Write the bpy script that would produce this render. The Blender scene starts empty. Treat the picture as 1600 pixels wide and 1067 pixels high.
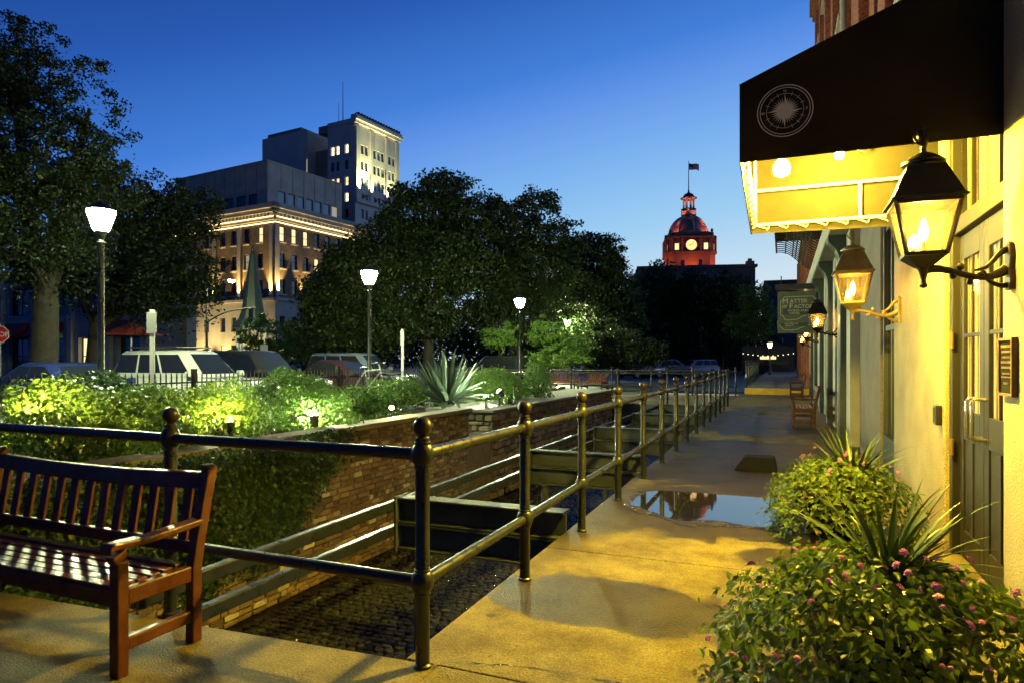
import bpy, bmesh, math, random
import numpy as np
from mathutils import Vector, Matrix
R = math.radians
SC = bpy.context.scene
COL = SC.collection
# ------------------------------------------------------------------ camera
F, CXP, HOR, EYE, YAW = 1020.0, 800.0, 562.0, 1.53, R(22.5)
SN, CS = math.sin(YAW), math.cos(YAW)
cd = bpy.data.cameras.new('camera'); cam = bpy.data.objects.new('camera', cd); COL.objects.link(cam)
cd.sensor_width = 36; cd.lens = F*36/1600; cd.shift_y = (HOR-533.5)/1600; cd.clip_end = 6000; cd.clip_start = .05
cam.location = (0, 0, EYE); cam.rotation_euler = (R(90), 0, YAW)
SC.camera = cam
# ------------------------------------------------------------------ world: blue-hour sky, brighter low down towards the sunset
wd = bpy.data.worlds.new('World'); SC.world = wd; wd.use_nodes = True
nt = wd.node_tree; nt.nodes.clear()
def wn(t, **k):
    n = nt.nodes.new(t)
    for a, b in k.items(): setattr(n, a, b)
    return n
out = wn('ShaderNodeOutputWorld'); bg = wn('ShaderNodeBackground'); tc = wn('ShaderNodeTexCoord')
sep = wn('ShaderNodeSeparateXYZ'); asn = wn('ShaderNodeMath', operation='ARCSINE')
dot = wn('ShaderNodeVectorMath', operation='DOT_PRODUCT')
AZ = R(40) - YAW                      # sunset direction, right of the view
dot.inputs[1].default_value = (math.sin(AZ), math.cos(AZ), 0)
mul = wn('ShaderNodeMath', operation='MULTIPLY_ADD'); mul.inputs[1].default_value = -R(23)
mr = wn('ShaderNodeMapRange'); mr.inputs[1].default_value = R(-25); mr.inputs[2].default_value = R(95)
ramp = wn('ShaderNodeValToRGB')
stops = [(-21, (.72, .70, .74)), (-15, (.62, .77, .87)), (-8.6, (.34, .62, .89)), (-2, (.20, .45, .87)), (3.4, (.12, .30, .80)),
         (7, (.057, .215, .70)), (15, (.023, .107, .456)), (24, (.010, .05, .25)), (42, (.0045, .022, .115)), (90, (.002, .009, .05))]
e = ramp.color_ramp.elements
while len(e) < len(stops): e.new(.5)
for el, (t, c) in zip(e, stops): el.position = (t+25)/120; el.color = (*c, 1)
L = nt.links.new
L(tc.outputs['Generated'], sep.inputs[0]); L(sep.outputs[2], asn.inputs[0]); L(tc.outputs['Generated'], dot.inputs[0])
L(dot.outputs['Value'], mul.inputs[0]); L(asn.outputs[0], mul.inputs[2]); L(mul.outputs[0], mr.inputs[0])
L(mr.outputs[0], ramp.inputs[0]); L(ramp.outputs[0], bg.inputs[0]); L(bg.outputs[0], out.inputs[0])
bg.inputs[1].default_value = 1.0
vs = SC.view_settings
vs.view_transform = 'Standard'; vs.look = 'None'; vs.exposure = 0; vs.gamma = 1; vs.use_curve_mapping = False
cy = SC.cycles
cy.use_denoising = True; cy.max_bounces = 7; cy.diffuse_bounces = 3; cy.glossy_bounces = 3; cy.transmission_bounces = 4; cy.transparent_max_bounces = 12
cy.caustics_reflective = False; cy.caustics_refractive = False; cy.sample_clamp_indirect = 4; cy.blur_glossy = .5
# ------------------------------------------------------------------ helpers
def W(px, py, d):
    lat = (px-CXP)/F*d
    return Vector((-SN*d+CS*lat, CS*d+SN*lat, EYE-(py-HOR)/F*d))
def G(px, py, z=0):
    return W(px, py, F*(EYE-z)/(py-HOR))
def XW(px, x):                       # y of the point at world x that shows in column px
    k = (px-CXP)/F; return x*(CS+k*SN)/(-SN+k*CS) if abs(-SN+k*CS) > 1e-6 else 0
def XY(px, x):                       # ground point (x, y) on the line of sight through column px
    k = (px-CXP)/F                   # dir = (-SN + k CS, CS + k SN)
    d = x/(-SN+k*CS); return Vector((x, d*(CS+k*SN), 0))
def node(nt, t, **k):
    n = nt.nodes.new(t)
    for a, b in k.items(): setattr(n, a, b)
    return n
def S(n, **k):
    for a, b in k.items(): n.inputs[a.replace('_', ' ')].default_value = b
MATS = {}
def mat(name, col, rough=.6, metal=0., var=.0, vscale=3., bump=0., bscale=20., rnd=0., spec=.5, coat=0., rvar=0., dots=0., dscale=60.):
    """principled material with noise colour variation, optional per-piece variation, speckle, bump and roughness variation"""
    m = bpy.data.materials.new(name); m.use_nodes = True; nt = m.node_tree; p = nt.nodes['Principled BSDF']; l = nt.links.new
    S(p, Base_Color=(*col, 1), Roughness=rough, Metallic=metal); p.inputs['Specular IOR Level'].default_value = spec
    if coat: p.inputs['Coat Weight'].default_value = coat; p.inputs['Coat Roughness'].default_value = .08
    tc = node(nt, 'ShaderNodeTexCoord'); cur = None
    if var or rnd or dots:
        val = node(nt, 'ShaderNodeValue'); val.outputs[0].default_value = 1.0; cur = val.outputs[0]
        def mulin(sock, amt):
            nonlocal cur
            r = node(nt, 'ShaderNodeMapRange'); r.inputs[3].default_value = 1-amt; r.inputs[4].default_value = 1+amt; l(sock, r.inputs[0])
            q = node(nt, 'ShaderNodeMath', operation='MULTIPLY'); l(cur, q.inputs[0]); l(r.outputs[0], q.inputs[1]); cur = q.outputs[0]
        if var:
            nz = node(nt, 'ShaderNodeTexNoise'); S(nz, Scale=vscale, Detail=6., Roughness=.65); l(tc.outputs['Object'], nz.inputs['Vector'])
            st = node(nt, 'ShaderNodeMapRange'); st.inputs[1].default_value = .3; st.inputs[2].default_value = .7; l(nz.outputs[0], st.inputs[0])
            mulin(st.outputs[0], var)
        if dots:
            nz = node(nt, 'ShaderNodeTexNoise'); S(nz, Scale=dscale, Detail=2.); l(tc.outputs['Object'], nz.inputs['Vector'])
            st = node(nt, 'ShaderNodeMapRange'); st.inputs[1].default_value = .35; st.inputs[2].default_value = .65; l(nz.outputs[0], st.inputs[0]); mulin(st.outputs[0], dots)
        if rnd:
            oi = node(nt, 'ShaderNodeObjectInfo'); ge = node(nt, 'ShaderNodeNewGeometry')
            a = node(nt, 'ShaderNodeMath', operation='ADD'); l(oi.outputs['Random'], a.inputs[0]); l(ge.outputs['Random Per Island'], a.inputs[1])
            fr = node(nt, 'ShaderNodeMath', operation='FRACT'); l(a.outputs[0], fr.inputs[0]); mulin(fr.outputs[0], rnd)
        mx = node(nt, 'ShaderNodeVectorMath', operation='SCALE'); mx.inputs[0].default_value = col; l(cur, mx.inputs[3]); l(mx.outputs[0], p.inputs['Base Color'])
    if rvar:
        nz = node(nt, 'ShaderNodeTexNoise'); S(nz, Scale=vscale*1.7, Detail=4.); l(tc.outputs['Object'], nz.inputs['Vector'])
        r = node(nt, 'ShaderNodeMapRange'); r.inputs[1].default_value = .35; r.inputs[2].default_value = .65
        r.inputs[3].default_value = max(.03, rough-rvar); r.inputs[4].default_value = min(1, rough+rvar); l(nz.outputs[0], r.inputs[0]); l(r.outputs[0], p.inputs['Roughness'])
    if bump:
        nz = node(nt, 'ShaderNodeTexNoise'); S(nz, Scale=bscale, Detail=5.); l(tc.outputs['Object'], nz.inputs['Vector'])
        b = node(nt, 'ShaderNodeBump'); S(b, Strength=bump, Distance=.02); l(nz.outputs[0], b.inputs['Height']); l(b.outputs[0], p.inputs['Normal'])
    MATS[name] = m; return m
def emit(name, col, st):
    m = bpy.data.materials.new(name); m.use_nodes = True; p = m.node_tree.nodes['Principled BSDF']
    S(p, Base_Color=(*[c*.5 for c in col], 1), Emission_Color=(*col, 1), Emission_Strength=st); MATS[name] = m; return m
def glass(name, tint=(1, 1, 1), gloss=.12):
    m = bpy.data.materials.new(name); m.use_nodes = True; nt = m.node_tree; nt.nodes.remove(nt.nodes['Principled BSDF'])
    o = nt.nodes['Material Output']; t = node(nt, 'ShaderNodeBsdfTransparent'); g = node(nt, 'ShaderNodeBsdfGlossy'); mx = node(nt, 'ShaderNodeMixShader')
    S(t, Color=(*tint, 1)); S(g, Roughness=.05); S(mx, Fac=gloss); nt.links.new(t.outputs[0], mx.inputs[1]); nt.links.new(g.outputs[0], mx.inputs[2]); nt.links.new(mx.outputs[0], o.inputs[0])
    if name == 'lantern_glass':
        df = node(nt, 'ShaderNodeBsdfTranslucent'); S(df, Color=(.9, .75, .4, 1)); m2 = node(nt, 'ShaderNodeMixShader'); S(m2, Fac=.022)
        nt.links.new(mx.outputs[0], m2.inputs[1]); nt.links.new(df.outputs[0], m2.inputs[2]); nt.links.new(m2.outputs[0], o.inputs[0])
    MATS[name] = m; return m
def leafmat(name, c1, c2, trans=.35, rough=.45):
    m = bpy.data.materials.new(name); m.use_nodes = True; nt = m.node_tree; p = nt.nodes['Principled BSDF']; l = nt.links.new
    ge = node(nt, 'ShaderNodeNewGeometry'); oi = node(nt, 'ShaderNodeObjectInfo'); a = node(nt, 'ShaderNodeMath', operation='ADD')
    fr = node(nt, 'ShaderNodeMath', operation='FRACT'); l(ge.outputs['Random Per Island'], a.inputs[0]); l(oi.outputs['Random'], a.inputs[1]); l(a.outputs[0], fr.inputs[0])
    mx = node(nt, 'ShaderNodeMix', data_type='RGBA'); mx.inputs[6].default_value = (*c1, 1); mx.inputs[7].default_value = (*c2, 1); l(fr.outputs[0], mx.inputs[0])
    l(mx.outputs[2], p.inputs['Base Color']); S(p, Roughness=rough); p.inputs['Specular IOR Level'].default_value = .35
    tr = node(nt, 'ShaderNodeBsdfTranslucent'); l(mx.outputs[2], tr.inputs[0]); ms = node(nt, 'ShaderNodeMixShader'); S(ms, Fac=trans)
    l(p.outputs[0], ms.inputs[1]); l(tr.outputs[0], ms.inputs[2]); l(ms.outputs[0], nt.nodes['Material Output'].inputs[0]); MATS[name] = m; return m
def tag(o, label=None, cat=None, group=None, kind=None):
    if label: o['label'] = label
    if cat: o['category'] = cat
    if group: o['group'] = group
    if kind: o['kind'] = kind
    return o
def empty(name, loc=(0, 0, 0), rz=0, label=None, cat=None, group=None, kind=None):
    o = bpy.data.objects.new(name, None); COL.objects.link(o); o.location = loc; o.rotation_euler = (0, 0, rz); o.empty_display_size = .1
    return tag(o, label, cat, group, kind)
def inv_of(p):
    m = Matrix.LocRotScale(p.location, p.rotation_euler, p.scale)
    if p.parent: m = inv_of(p.parent).inverted() @ p.matrix_parent_inverse @ m
    return m.inverted()
def link(name, me, material=None, parent=None, world=False):
    o = bpy.data.objects.new(name, me); COL.objects.link(o)
    if material and not me.materials: me.materials.append(MATS[material] if isinstance(material, str) else material)
    if parent:
        o.parent = parent
        if world: o.matrix_parent_inverse = inv_of(parent)
    return o
def copy_tree(o, parent=None):
    c = o.copy(); COL.objects.link(c); c.parent = parent
    for ch in o.children: copy_tree(ch, c)
    return c
class MB:
    def __init__(s): s.v = []; s.f = []
    def add(s, vs, fs):
        n = len(s.v); s.v += [tuple(v) for v in vs]; s.f += [tuple(i+n for i in f) for f in fs]; return s
    def box(s, x0, x1, y0, y1, z0, z1):
        return s.add([(x0, y0, z0), (x1, y0, z0), (x1, y1, z0), (x0, y1, z0), (x0, y0, z1), (x1, y0, z1), (x1, y1, z1), (x0, y1, z1)],
                     [(0, 3, 2, 1), (4, 5, 6, 7), (0, 1, 5, 4), (1, 2, 6, 5), (2, 3, 7, 6), (3, 0, 4, 7)])
    def bar(s, a, b, w, h, up=(0, 0, 1)):        # box beam from a to b
        a, b = Vector(a), Vector(b); d = (b-a).normalized(); u = Vector(up)
        if abs(d.dot(u)) > .98: u = Vector((1, 0, 0))
        r = d.cross(u).normalized()*w/2; t = r.cross(d).normalized()*h/2
        return s.add([a-r-t, a+r-t, a+r+t, a-r+t, b-r-t, b+r-t, b+r+t, b-r+t], [(3, 2, 1, 0), (4, 5, 6, 7), (0, 1, 5, 4), (1, 2, 6, 5), (2, 3, 7, 6), (3, 0, 4, 7)])
    def tube(s, pts, rad, n=8, caps=True):
        pts = [Vector(p) for p in pts]; k = len(pts)
        if not hasattr(rad, '__len__'): rad = [rad]*k
        base = len(s.v); prev = None
        for i, p in enumerate(pts):
            d = (pts[min(i+1, k-1)]-pts[max(i-1, 0)]).normalized()
            if prev is None: u = Vector((0, 0, 1)) if abs(d.z) < .9 else Vector((1, 0, 0)); r = d.cross(u).normalized()
            else: r = (prev-d*prev.dot(d)).normalized()
            prev = r; t = d.cross(r)
            for j in range(n):
                a = 2*math.pi*j/n; s.v.append(tuple(p+(r*math.cos(a)+t*math.sin(a))*rad[i]))
        for i in range(k-1):
            for j in range(n):
                a = base+i*n+j; b = base+i*n+(j+1) % n; s.f.append((a, b, b+n, a+n))
        if caps: s.f.append(tuple(base+j for j in reversed(range(n)))); s.f.append(tuple(base+(k-1)*n+j for j in range(n)))
        return s
    def lathe(s, prof, n=16, c=(0, 0, 0), sx=1, sy=1, ph=0):
        base = len(s.v)
        for r, z in prof:
            for j in range(n):
                a = 2*math.pi*j/n+ph; s.v.append((c[0]+r*math.cos(a)*sx, c[1]+r*math.sin(a)*sy, c[2]+z))
        for i in range(len(prof)-1):
            for j in range(n):
                a = base+i*n+j; b = base+i*n+(j+1) % n; s.f.append((a, b, b+n, a+n))
        s.f.append(tuple(base+j for j in reversed(range(n)))); s.f.append(tuple(base+(len(prof)-1)*n+j for j in range(n)))
        return s
    def ball(s, c, r, n=12, m=8):
        return s.lathe([(r*math.sin(math.pi*(i+.02)/(m+.04)), -r*math.cos(math.pi*(i+.02)/(m+.04))) for i in range(m+1)], n, c)
    def poly(s, pts, thick):                    # flat polygon extruded by vector thick
        n = len(pts); t = Vector(thick); P = [Vector(p) for p in pts]
        return s.add(P+[p+t for p in P], [tuple(reversed(range(n))), tuple(range(n, 2*n))]+[(i, (i+1) % n, (i+1) % n+n, i+n) for i in range(n)])
    def quad(s, a, b, c, d): return s.add([a, b, c, d], [(0, 1, 2, 3)])
    def mesh(s, name, smooth=False):
        me = bpy.data.meshes.new(name); me.from_pydata(s.v, [], s.f)
        bm = bmesh.new(); bm.from_mesh(me); bmesh.ops.recalc_face_normals(bm, faces=bm.faces); bm.to_mesh(me); bm.free()
        if smooth:
            me.polygons.foreach_set('use_smooth', [True]*len(me.polygons))
            try: me.set_sharp_from_angle(angle=R(42))
            except Exception: pass
        return me
    def build(s, name, material, parent=None, smooth=False, world=False, bevel=0, seg=2):
        o = link(name, s.mesh(name, smooth), material, parent, world)
        if bevel:
            b = o.modifiers.new('bevel', 'BEVEL'); b.width = bevel; b.segments = seg; b.limit_method = 'ANGLE'; b.angle_limit = R(40)
        return o
def npmesh(name, V, Q, smooth=False):            # quads from numpy arrays
    me = bpy.data.meshes.new(name); nv, nq, k = len(V), len(Q), Q.shape[1]
    me.vertices.add(nv); me.vertices.foreach_set('co', np.ascontiguousarray(V, dtype=np.float32).ravel())
    me.loops.add(nq*k); me.loops.foreach_set('vertex_index', np.ascontiguousarray(Q, dtype=np.int32).ravel())
    me.polygons.add(nq); me.polygons.foreach_set('loop_start', np.arange(0, nq*k, k, dtype=np.int32))
    if smooth: me.polygons.foreach_set('use_smooth', np.ones(nq, dtype=bool))
    me.update(calc_edges=True); return me
def leaf_cloud(name, C, size, rng, aspect=.5, out=None, outw=.6, jit=.35):
    """one folded rhombus per centre; out = preferred normals"""
    n = len(C); T = rng.normal(size=(n, 3)); N = rng.normal(size=(n, 3))
    if out is not None: N = N*(1-outw)+out*outw*1.7
    N /= np.linalg.norm(N, axis=1)[:, None]+1e-9
    T -= N*(T*N).sum(1)[:, None]; T /= np.linalg.norm(T, axis=1)[:, None]+1e-9
    B = np.cross(N, T); s = (size*(1+jit*rng.uniform(-1, 1, n)))[:, None]
    V = np.empty((n, 4, 3)); V[:, 0] = C-T*s*.5; V[:, 1] = C+B*s*aspect*.5+N*s*.08-T*s*.06; V[:, 2] = C+T*s*.5-N*s*.05; V[:, 3] = C-B*s*aspect*.5+N*s*.08-T*s*.06
    return npmesh(name, V.reshape(-1, 3), np.arange(4*n).reshape(n, 4))
def text_mesh(txt, size, extrude=.002, align='CENTER', space=1.0):
    cu = bpy.data.curves.new('lettering', 'FONT'); cu.body = txt; cu.size = size; cu.extrude = extrude; cu.align_x = align; cu.space_character = space
    o = bpy.data.objects.new('lettering', cu); COL.objects.link(o); dg = bpy.context.evaluated_depsgraph_get()
    me = bpy.data.meshes.new_from_object(o.evaluated_get(dg)); bpy.data.objects.remove(o); return me
def bezier(p0, p1, p2, p3, n=10):
    p0, p1, p2, p3 = map(Vector, (p0, p1, p2, p3))
    return [p0*(1-t)**3+p1*3*t*(1-t)**2+p2*3*t*t*(1-t)+p3*t**3 for t in [i/n for i in range(n+1)]]
# ------------------------------------------------------------------ materials
mat('concrete_dry', (.22, .20, .16), .75, var=.3, vscale=1.6, bump=.25, bscale=90, dots=.3, dscale=140)
mat('concrete_edge', (.22, .21, .19), .8, var=.25, vscale=3, bump=.2, bscale=40)
mat('asphalt', (.05, .05, .05), .55, var=.3, vscale=2, bump=.2, bscale=60, rvar=.2)
mat('earth', (.035, .03, .02), .9, var=.4, vscale=4, bump=.5, bscale=15)
mat('granite_brown', (.17, .13, .085), .7, var=.25, vscale=2.2, bump=.5, bscale=55, dots=.35, dscale=120)
mat('granite', (.30, .25, .14), .7, var=.22, vscale=2.2, bump=.5, bscale=55, dots=.35, dscale=120)
mat('brick', (.17, .115, .07), .75, var=.25, vscale=14, bump=.4, bscale=60, rnd=.55)
mat('brick_pale', (.42, .36, .28), .75, var=.25, vscale=14, bump=.4, bscale=60, rnd=.35)
mat('mortar', (.17, .14, .10), .95, var=.3, vscale=6, bump=.5, bscale=50)
mat('stone', (.20, .17, .12), .8, var=.3, vscale=9, bump=.5, bscale=30, rnd=.5)
mat('cobble', (.036, .04, .034), .10, var=.3, vscale=12, bump=.35, bscale=50, rnd=.4)
mat('pit_dirt', (.03, .03, .027), .35, var=.4, vscale=3, bump=.6, bscale=25, rvar=.2)
mat('rail_paint', (.013, .016, .015), .36, var=.25, vscale=8, bump=.06, bscale=90, coat=.12, rvar=.1)
mat('rail_ball', (.035, .028, .022), .3, metal=.3, var=.3, vscale=10, bump=.1, bscale=80)
mat('steel_green', (.04, .05, .041), .55, var=.3, vscale=3, bump=.15, bscale=40, rvar=.12)
mat('wood_red', (.075, .018, .008), .46, var=.35, vscale=6, bump=.15, bscale=35, rvar=.14)
mat('awning_cloth', (.015, .012, .005), .85, spec=.25, var=.3, vscale=2.5, bump=.5, bscale=5)
mat('pipe', (.6, .58, .52), .4, metal=.2)
mat('emblem', (.95, .88, .68), .6)
mat('lamp_iron', (.018, .016, .013), .4, metal=.4, var=.2, bump=.1, bscale=80)
mat('lamp_brass', (.30, .22, .09), .45, metal=.6, var=.25, vscale=8)
mat('door_paint', (.015, .0135, .008), .5, var=.15, vscale=5, bump=.05, bscale=60)
mat('green_paint', (.035, .05, .042), .45, var=.2, vscale=4)
mat('dark_iron', (.02, .021, .021), .5, var=.2)
mat('cream_paint', (.40, .38, .31), .6, var=.15, vscale=3)
mat('steel_bright', (.7, .68, .62), .2, metal=.9)
mat('plaque_bronze', (.014, .016, .011), .9, spec=.1)
mat('plaque_gold', (.16, .09, .03), .6)
mat('pot', (.03, .024, .02), .25, var=.3, vscale=6, coat=.3)
mat('black_rubber', (.008, .008, .010), .85, spec=.15)
mat('yellow_paint', (.62, .36, .03), .55, var=.25, vscale=3, bump=.2, bscale=30)
mat('sign_board', (.085, .095, .06), .6, var=.2, vscale=6)
mat('sign_letter', (.5, .5, .36), .5)
mat('sign_dark', (.04, .045, .03), .6)
mat('bark', (.03, .025, .018), .9, var=.4, vscale=5, bump=.8, bscale=14)
mat('bldg_brick', (.20, .14, .09), .85, var=.2, vscale=1.2, bump=.3, bscale=4, dots=.25, dscale=6)
mat('limestone', (.46, .42, .34), .8, var=.15, vscale=.8)
mat('conc_bldg', (.66, .49, .34), .85, var=.22, vscale=.35, bump=.1, bscale=2)  # base colour warmed and lightened to carry the glow of city lights
mat('tower_stone', (.74, .60, .48), .85, var=.12, vscale=.2)  # warm tint puts unseen city light into the stone's colour
mat('tower_dark', (.34, .26, .19), .85, var=.1, vscale=.2)
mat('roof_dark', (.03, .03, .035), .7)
mat('frame_dark', (.03, .028, .025), .5)
mat('glass_dark', (.012, .014, .018), .06, spec=.8)
mat('glass_pale', (.30, .33, .37), .12, spec=.8)  # pale base colour stands for sky mirrored in the panes
emit('win_warm', (1, .78, .38), 1.3); emit('win_bright', (1, .88, .5), 2.6); emit('win_dim', (.9, .8, .5), .35)
mat('storefront', (.30, .30, .30), .8, var=.2, vscale=.5)
mat('awning_red', (.26, .03, .03), .8)
mat('spire_green', (.014, .026, .020), .6, var=.2, vscale=2)
mat('white_paint', (.7, .7, .67), .5, var=.1)
mat('hall_stone', (.22, .15, .11), .85, var=.2, vscale=.5)
mat('gold_leaf', (.34, .26, .15), .42, metal=.45, var=.15, vscale=2)
mat('rib_stone', (.55, .45, .40), .6)
mat('flag_blue', (.02, .03, .12), .8); mat('flag_red', (.4, .05, .05), .8)
mat('red_sign', (.5, .02, .02), .4); mat('white_sign', (.75, .75, .72), .4); mat('green_sign', (.06, .25, .2), .4); mat('alu', (.5, .52, .5), .4, metal=.5)
mat('tyre', (.015, .015, .015), .8); mat('rim', (.4, .4, .42), .3, metal=.9); mat('car_glass', (.01, .012, .015), .05, spec=.9)
mat('chrome', (.6, .6, .62), .15, metal=1.); mat('plastic_black', (.015, .015, .016), .5); mat('tail', (.35, .01, .01), .2)
mat('head_glass', (.5, .52, .55), .12, spec=.8)
for n, c in dict(white=(.40, .42, .41), navy=(.012, .02, .09), black=(.012, .012, .014), maroon=(.022, .008, .009), slate=(.09, .11, .15), silver=(.4, .42, .42), red=(.2, .015, .012)).items():
    mat('car_'+n, c, .22, coat=.8, var=.03)
glass('lantern_glass', (1, .93, .75), .1); glass('door_glass', (.95, .9, .7), .12)
emit('flame', (1, .60, .14), 90); emit('bulb', (1, .70, .06), 11500); emit('street_glow', (.90, 1, .52), 1500); emit('flood_warm', (1, .72, .2), 3200); emit('flood_white', (.95, 1, .65), 3600)
emit('clock_glow', (1, .62, .22), 1.6); emit('far_glow', (1, .72, .3), 25)
leafmat('oak_leaf', (.020, .032, .010), (.042, .062, .019)); leafmat('oak_leaf_shaded', (.010, .017, .006), (.024, .037, .011)); leafmat('bush_leaf', (.06, .14, .02), (.13, .23, .035), .4)  # darkened oak copy: the weaker light on the left oaks is in its colour
leafmat('lantana_leaf', (.065, .12, .014), (.14, .20, .028), .4, .45); leafmat('yucca_leaf', (.06, .10, .03), (.12, .17, .05), .25, .35)
leafmat('agave_leaf', (.065, .105, .068), (.11, .16, .10), .1, .5); leafmat('ivy_leaf', (.025, .06, .012), (.05, .10, .02), .3)
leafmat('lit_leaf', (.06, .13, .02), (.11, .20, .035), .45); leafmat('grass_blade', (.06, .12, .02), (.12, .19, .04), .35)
mat('petal', (.62, .13, .45), .6, rnd=.35)
# ------------------------------------------------------------------ wet walkway concrete
def walk_material():
    m = bpy.data.materials.new('walk_concrete'); m.use_nodes = True; nt = m.node_tree; p = nt.nodes['Principled BSDF']; l = nt.links.new
    tc = node(nt, 'ShaderNodeTexCoord'); mp = node(nt, 'ShaderNodeMapping'); mp.inputs['Scale'].default_value = (.75, .5, 1); l(tc.outputs['Object'], mp.inputs[0])
    n1 = node(nt, 'ShaderNodeTexNoise'); S(n1, Scale=.85, Detail=3., Roughness=.5); l(mp.outputs[0], n1.inputs['Vector'])
    wet = node(nt, 'ShaderNodeMapRange', interpolation_type='SMOOTHSTEP'); wet.inputs[1].default_value = .46; wet.inputs[2].default_value = .66
    cur = n1.outputs[0]
    nd = node(nt, 'ShaderNodeTexNoise'); S(nd, Scale=3.2, Detail=5.); l(tc.outputs['Object'], nd.inputs['Vector'])
    for cx_, cy_, rx_, ry_, am in ((-1.0, 4.02, .95, .42, .32), (-.55, 7.0, 1.5, 1.15, .36), (-.3, 10.6, 2.3, 2.9, .26), (-.2, 17.5, 2.3, 3.6, .22), (.2, 5.4, .5, .35, .2)):   # damp areas: by the rail, round the puddle
        sb = node(nt, 'ShaderNodeVectorMath', operation='SUBTRACT'); sb.inputs[1].default_value = (cx_, cy_, 0); l(tc.outputs['Object'], sb.inputs[0])
        dv = node(nt, 'ShaderNodeVectorMath', operation='DIVIDE'); dv.inputs[1].default_value = (rx_, ry_, 10); l(sb.outputs[0], dv.inputs[0])
        ln = node(nt, 'ShaderNodeVectorMath', operation='LENGTH'); l(dv.outputs[0], ln.inputs[0])
        ad = node(nt, 'ShaderNodeMath', operation='MULTIPLY_ADD'); ad.inputs[1].default_value = 1.1; l(nd.outputs[0], ad.inputs[0]); l(ln.outputs['Value'], ad.inputs[2])
        rg = node(nt, 'ShaderNodeMapRange', interpolation_type='SMOOTHSTEP'); rg.inputs[1].default_value = 1.35; rg.inputs[2].default_value = 1.7; rg.inputs[3].default_value = am; rg.inputs[4].default_value = 0; l(ad.outputs[0], rg.inputs[0])
        s2 = node(nt, 'ShaderNodeMath', operation='ADD'); l(cur, s2.inputs[0]); l(rg.outputs[0], s2.inputs[1]); cur = s2.outputs[0]
    l(cur, wet.inputs[0])
    vo = node(nt, 'ShaderNodeTexVoronoi'); S(vo, Scale=2.1); l(tc.outputs['Object'], vo.inputs['Vector'])
    gm = node(nt, 'ShaderNodeMapRange'); gm.inputs[1].default_value = .05; gm.inputs[2].default_value = .075; gm.inputs[3].default_value = .35; gm.inputs[4].default_value = 1.; l(vo.outputs['Distance'], gm.inputs[0])
    n2 = node(nt, 'ShaderNodeTexNoise'); S(n2, Scale=2.4, Detail=8., Roughness=.7); l(tc.outputs['Object'], n2.inputs['Vector'])
    n3 = node(nt, 'ShaderNodeTexNoise'); S(n3, Scale=85., Detail=3.); l(tc.outputs['Object'], n3.inputs['Vector'])
    c = node(nt, 'ShaderNodeMix', data_type='RGBA'); c.inputs[6].default_value = (.062, .045, .018, 1); c.inputs[7].default_value = (.235, .19, .076, 1)
    r2 = node(nt, 'ShaderNodeMapRange'); r2.inputs[1].default_value = .3; r2.inputs[2].default_value = .7; l(n2.outputs[0], r2.inputs[0]); l(r2.outputs[0], c.inputs[0])
    sp = node(nt, 'ShaderNodeMapRange'); sp.inputs[1].default_value = .3; sp.inputs[2].default_value = .7; sp.inputs[3].default_value = .6; sp.inputs[4].default_value = 1.35; l(n3.outputs[0], sp.inputs[0])
    dk = node(nt, 'ShaderNodeMapRange'); dk.inputs[3].default_value = 1.; dk.inputs[4].default_value = .27; l(wet.outputs[0], dk.inputs[0])
    m0 = node(nt, 'ShaderNodeMath', operation='MULTIPLY'); l(sp.outputs[0], m0.inputs[0]); l(gm.outputs[0], m0.inputs[1])
    mm = node(nt, 'ShaderNodeMath', operation='MULTIPLY'); l(m0.outputs[0], mm.inputs[0]); l(dk.outputs[0], mm.inputs[1])
    sc = node(nt, 'ShaderNodeVectorMath', operation='SCALE'); l(c.outputs[2], sc.inputs[0]); l(mm.outputs[0], sc.inputs[3]); l(sc.outputs[0], p.inputs['Base Color'])
    rr = node(nt, 'ShaderNodeMapRange'); sv = node(nt, 'ShaderNodeMapRange'); sv.inputs[3].default_value = .3; sv.inputs[4].default_value = .16; l(wet.outputs[0], sv.inputs[0]); l(sv.outputs[0], p.inputs['Specular IOR Level']); rr.inputs[3].default_value = .85; rr.inputs[4].default_value = .44; l(wet.outputs[0], rr.inputs[0]); l(rr.outputs[0], p.inputs['Roughness'])
    b = node(nt, 'ShaderNodeBump'); S(b, Strength=.8, Distance=.01); l(n3.outputs[0], b.inputs['Height']); l(b.outputs[0], p.inputs['Normal'])
    MATS['walk_concrete'] = m
walk_material()
# ------------------------------------------------------------------ setting
def sheet(name, x0, x1, y0, y1, z, m, parent=None):
    o = MB().quad((x0, y0, z), (x1, y0, z), (x1, y1, z), (x0, y1, z)).build(name, m, parent)
    return tag(o, kind='structure') if not parent else o
PX0, PX1, PY1, PZ = -5.6, 1.2, 31., -1.4
g = MB(); B = 2500
for a in ((-B, PX0-.1, -B, B), (PX0-.1, 1.6, -B, -12), (1.6, B, -B, B), (PX0-.1, 1.6, PY1, B)):
    g.quad((a[0], a[2], -.03), (a[1], a[2], -.03), (a[1], a[3], -.03), (a[0], a[3], -.03))
tag(g.build('ground', 'earth'), kind='structure')
sheet('street', -60, -13.2, -60, 160, .0, 'asphalt')
sheet('forecourt', -13.2, 14, 33.2, 160, .0, 'asphalt')
sw = MB().box(-13.2, -10.6, -40, 33, -.03, .12).build('sidewalk', 'concrete_dry'); tag(sw, kind='structure')
pf = MB().quad((PX0-.1, -12, PZ), (1.6, -12, PZ), (1.6, PY1, PZ), (PX0-.1, PY1, PZ)).build('pit_floor', 'pit_dirt'); tag(pf, kind='structure')
rw = MB().box(PX0-.1, 1.6, PY1-.3, PY1, PZ, -.05).build('retaining_wall', 'mortar'); tag(rw, kind='structure')
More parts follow.
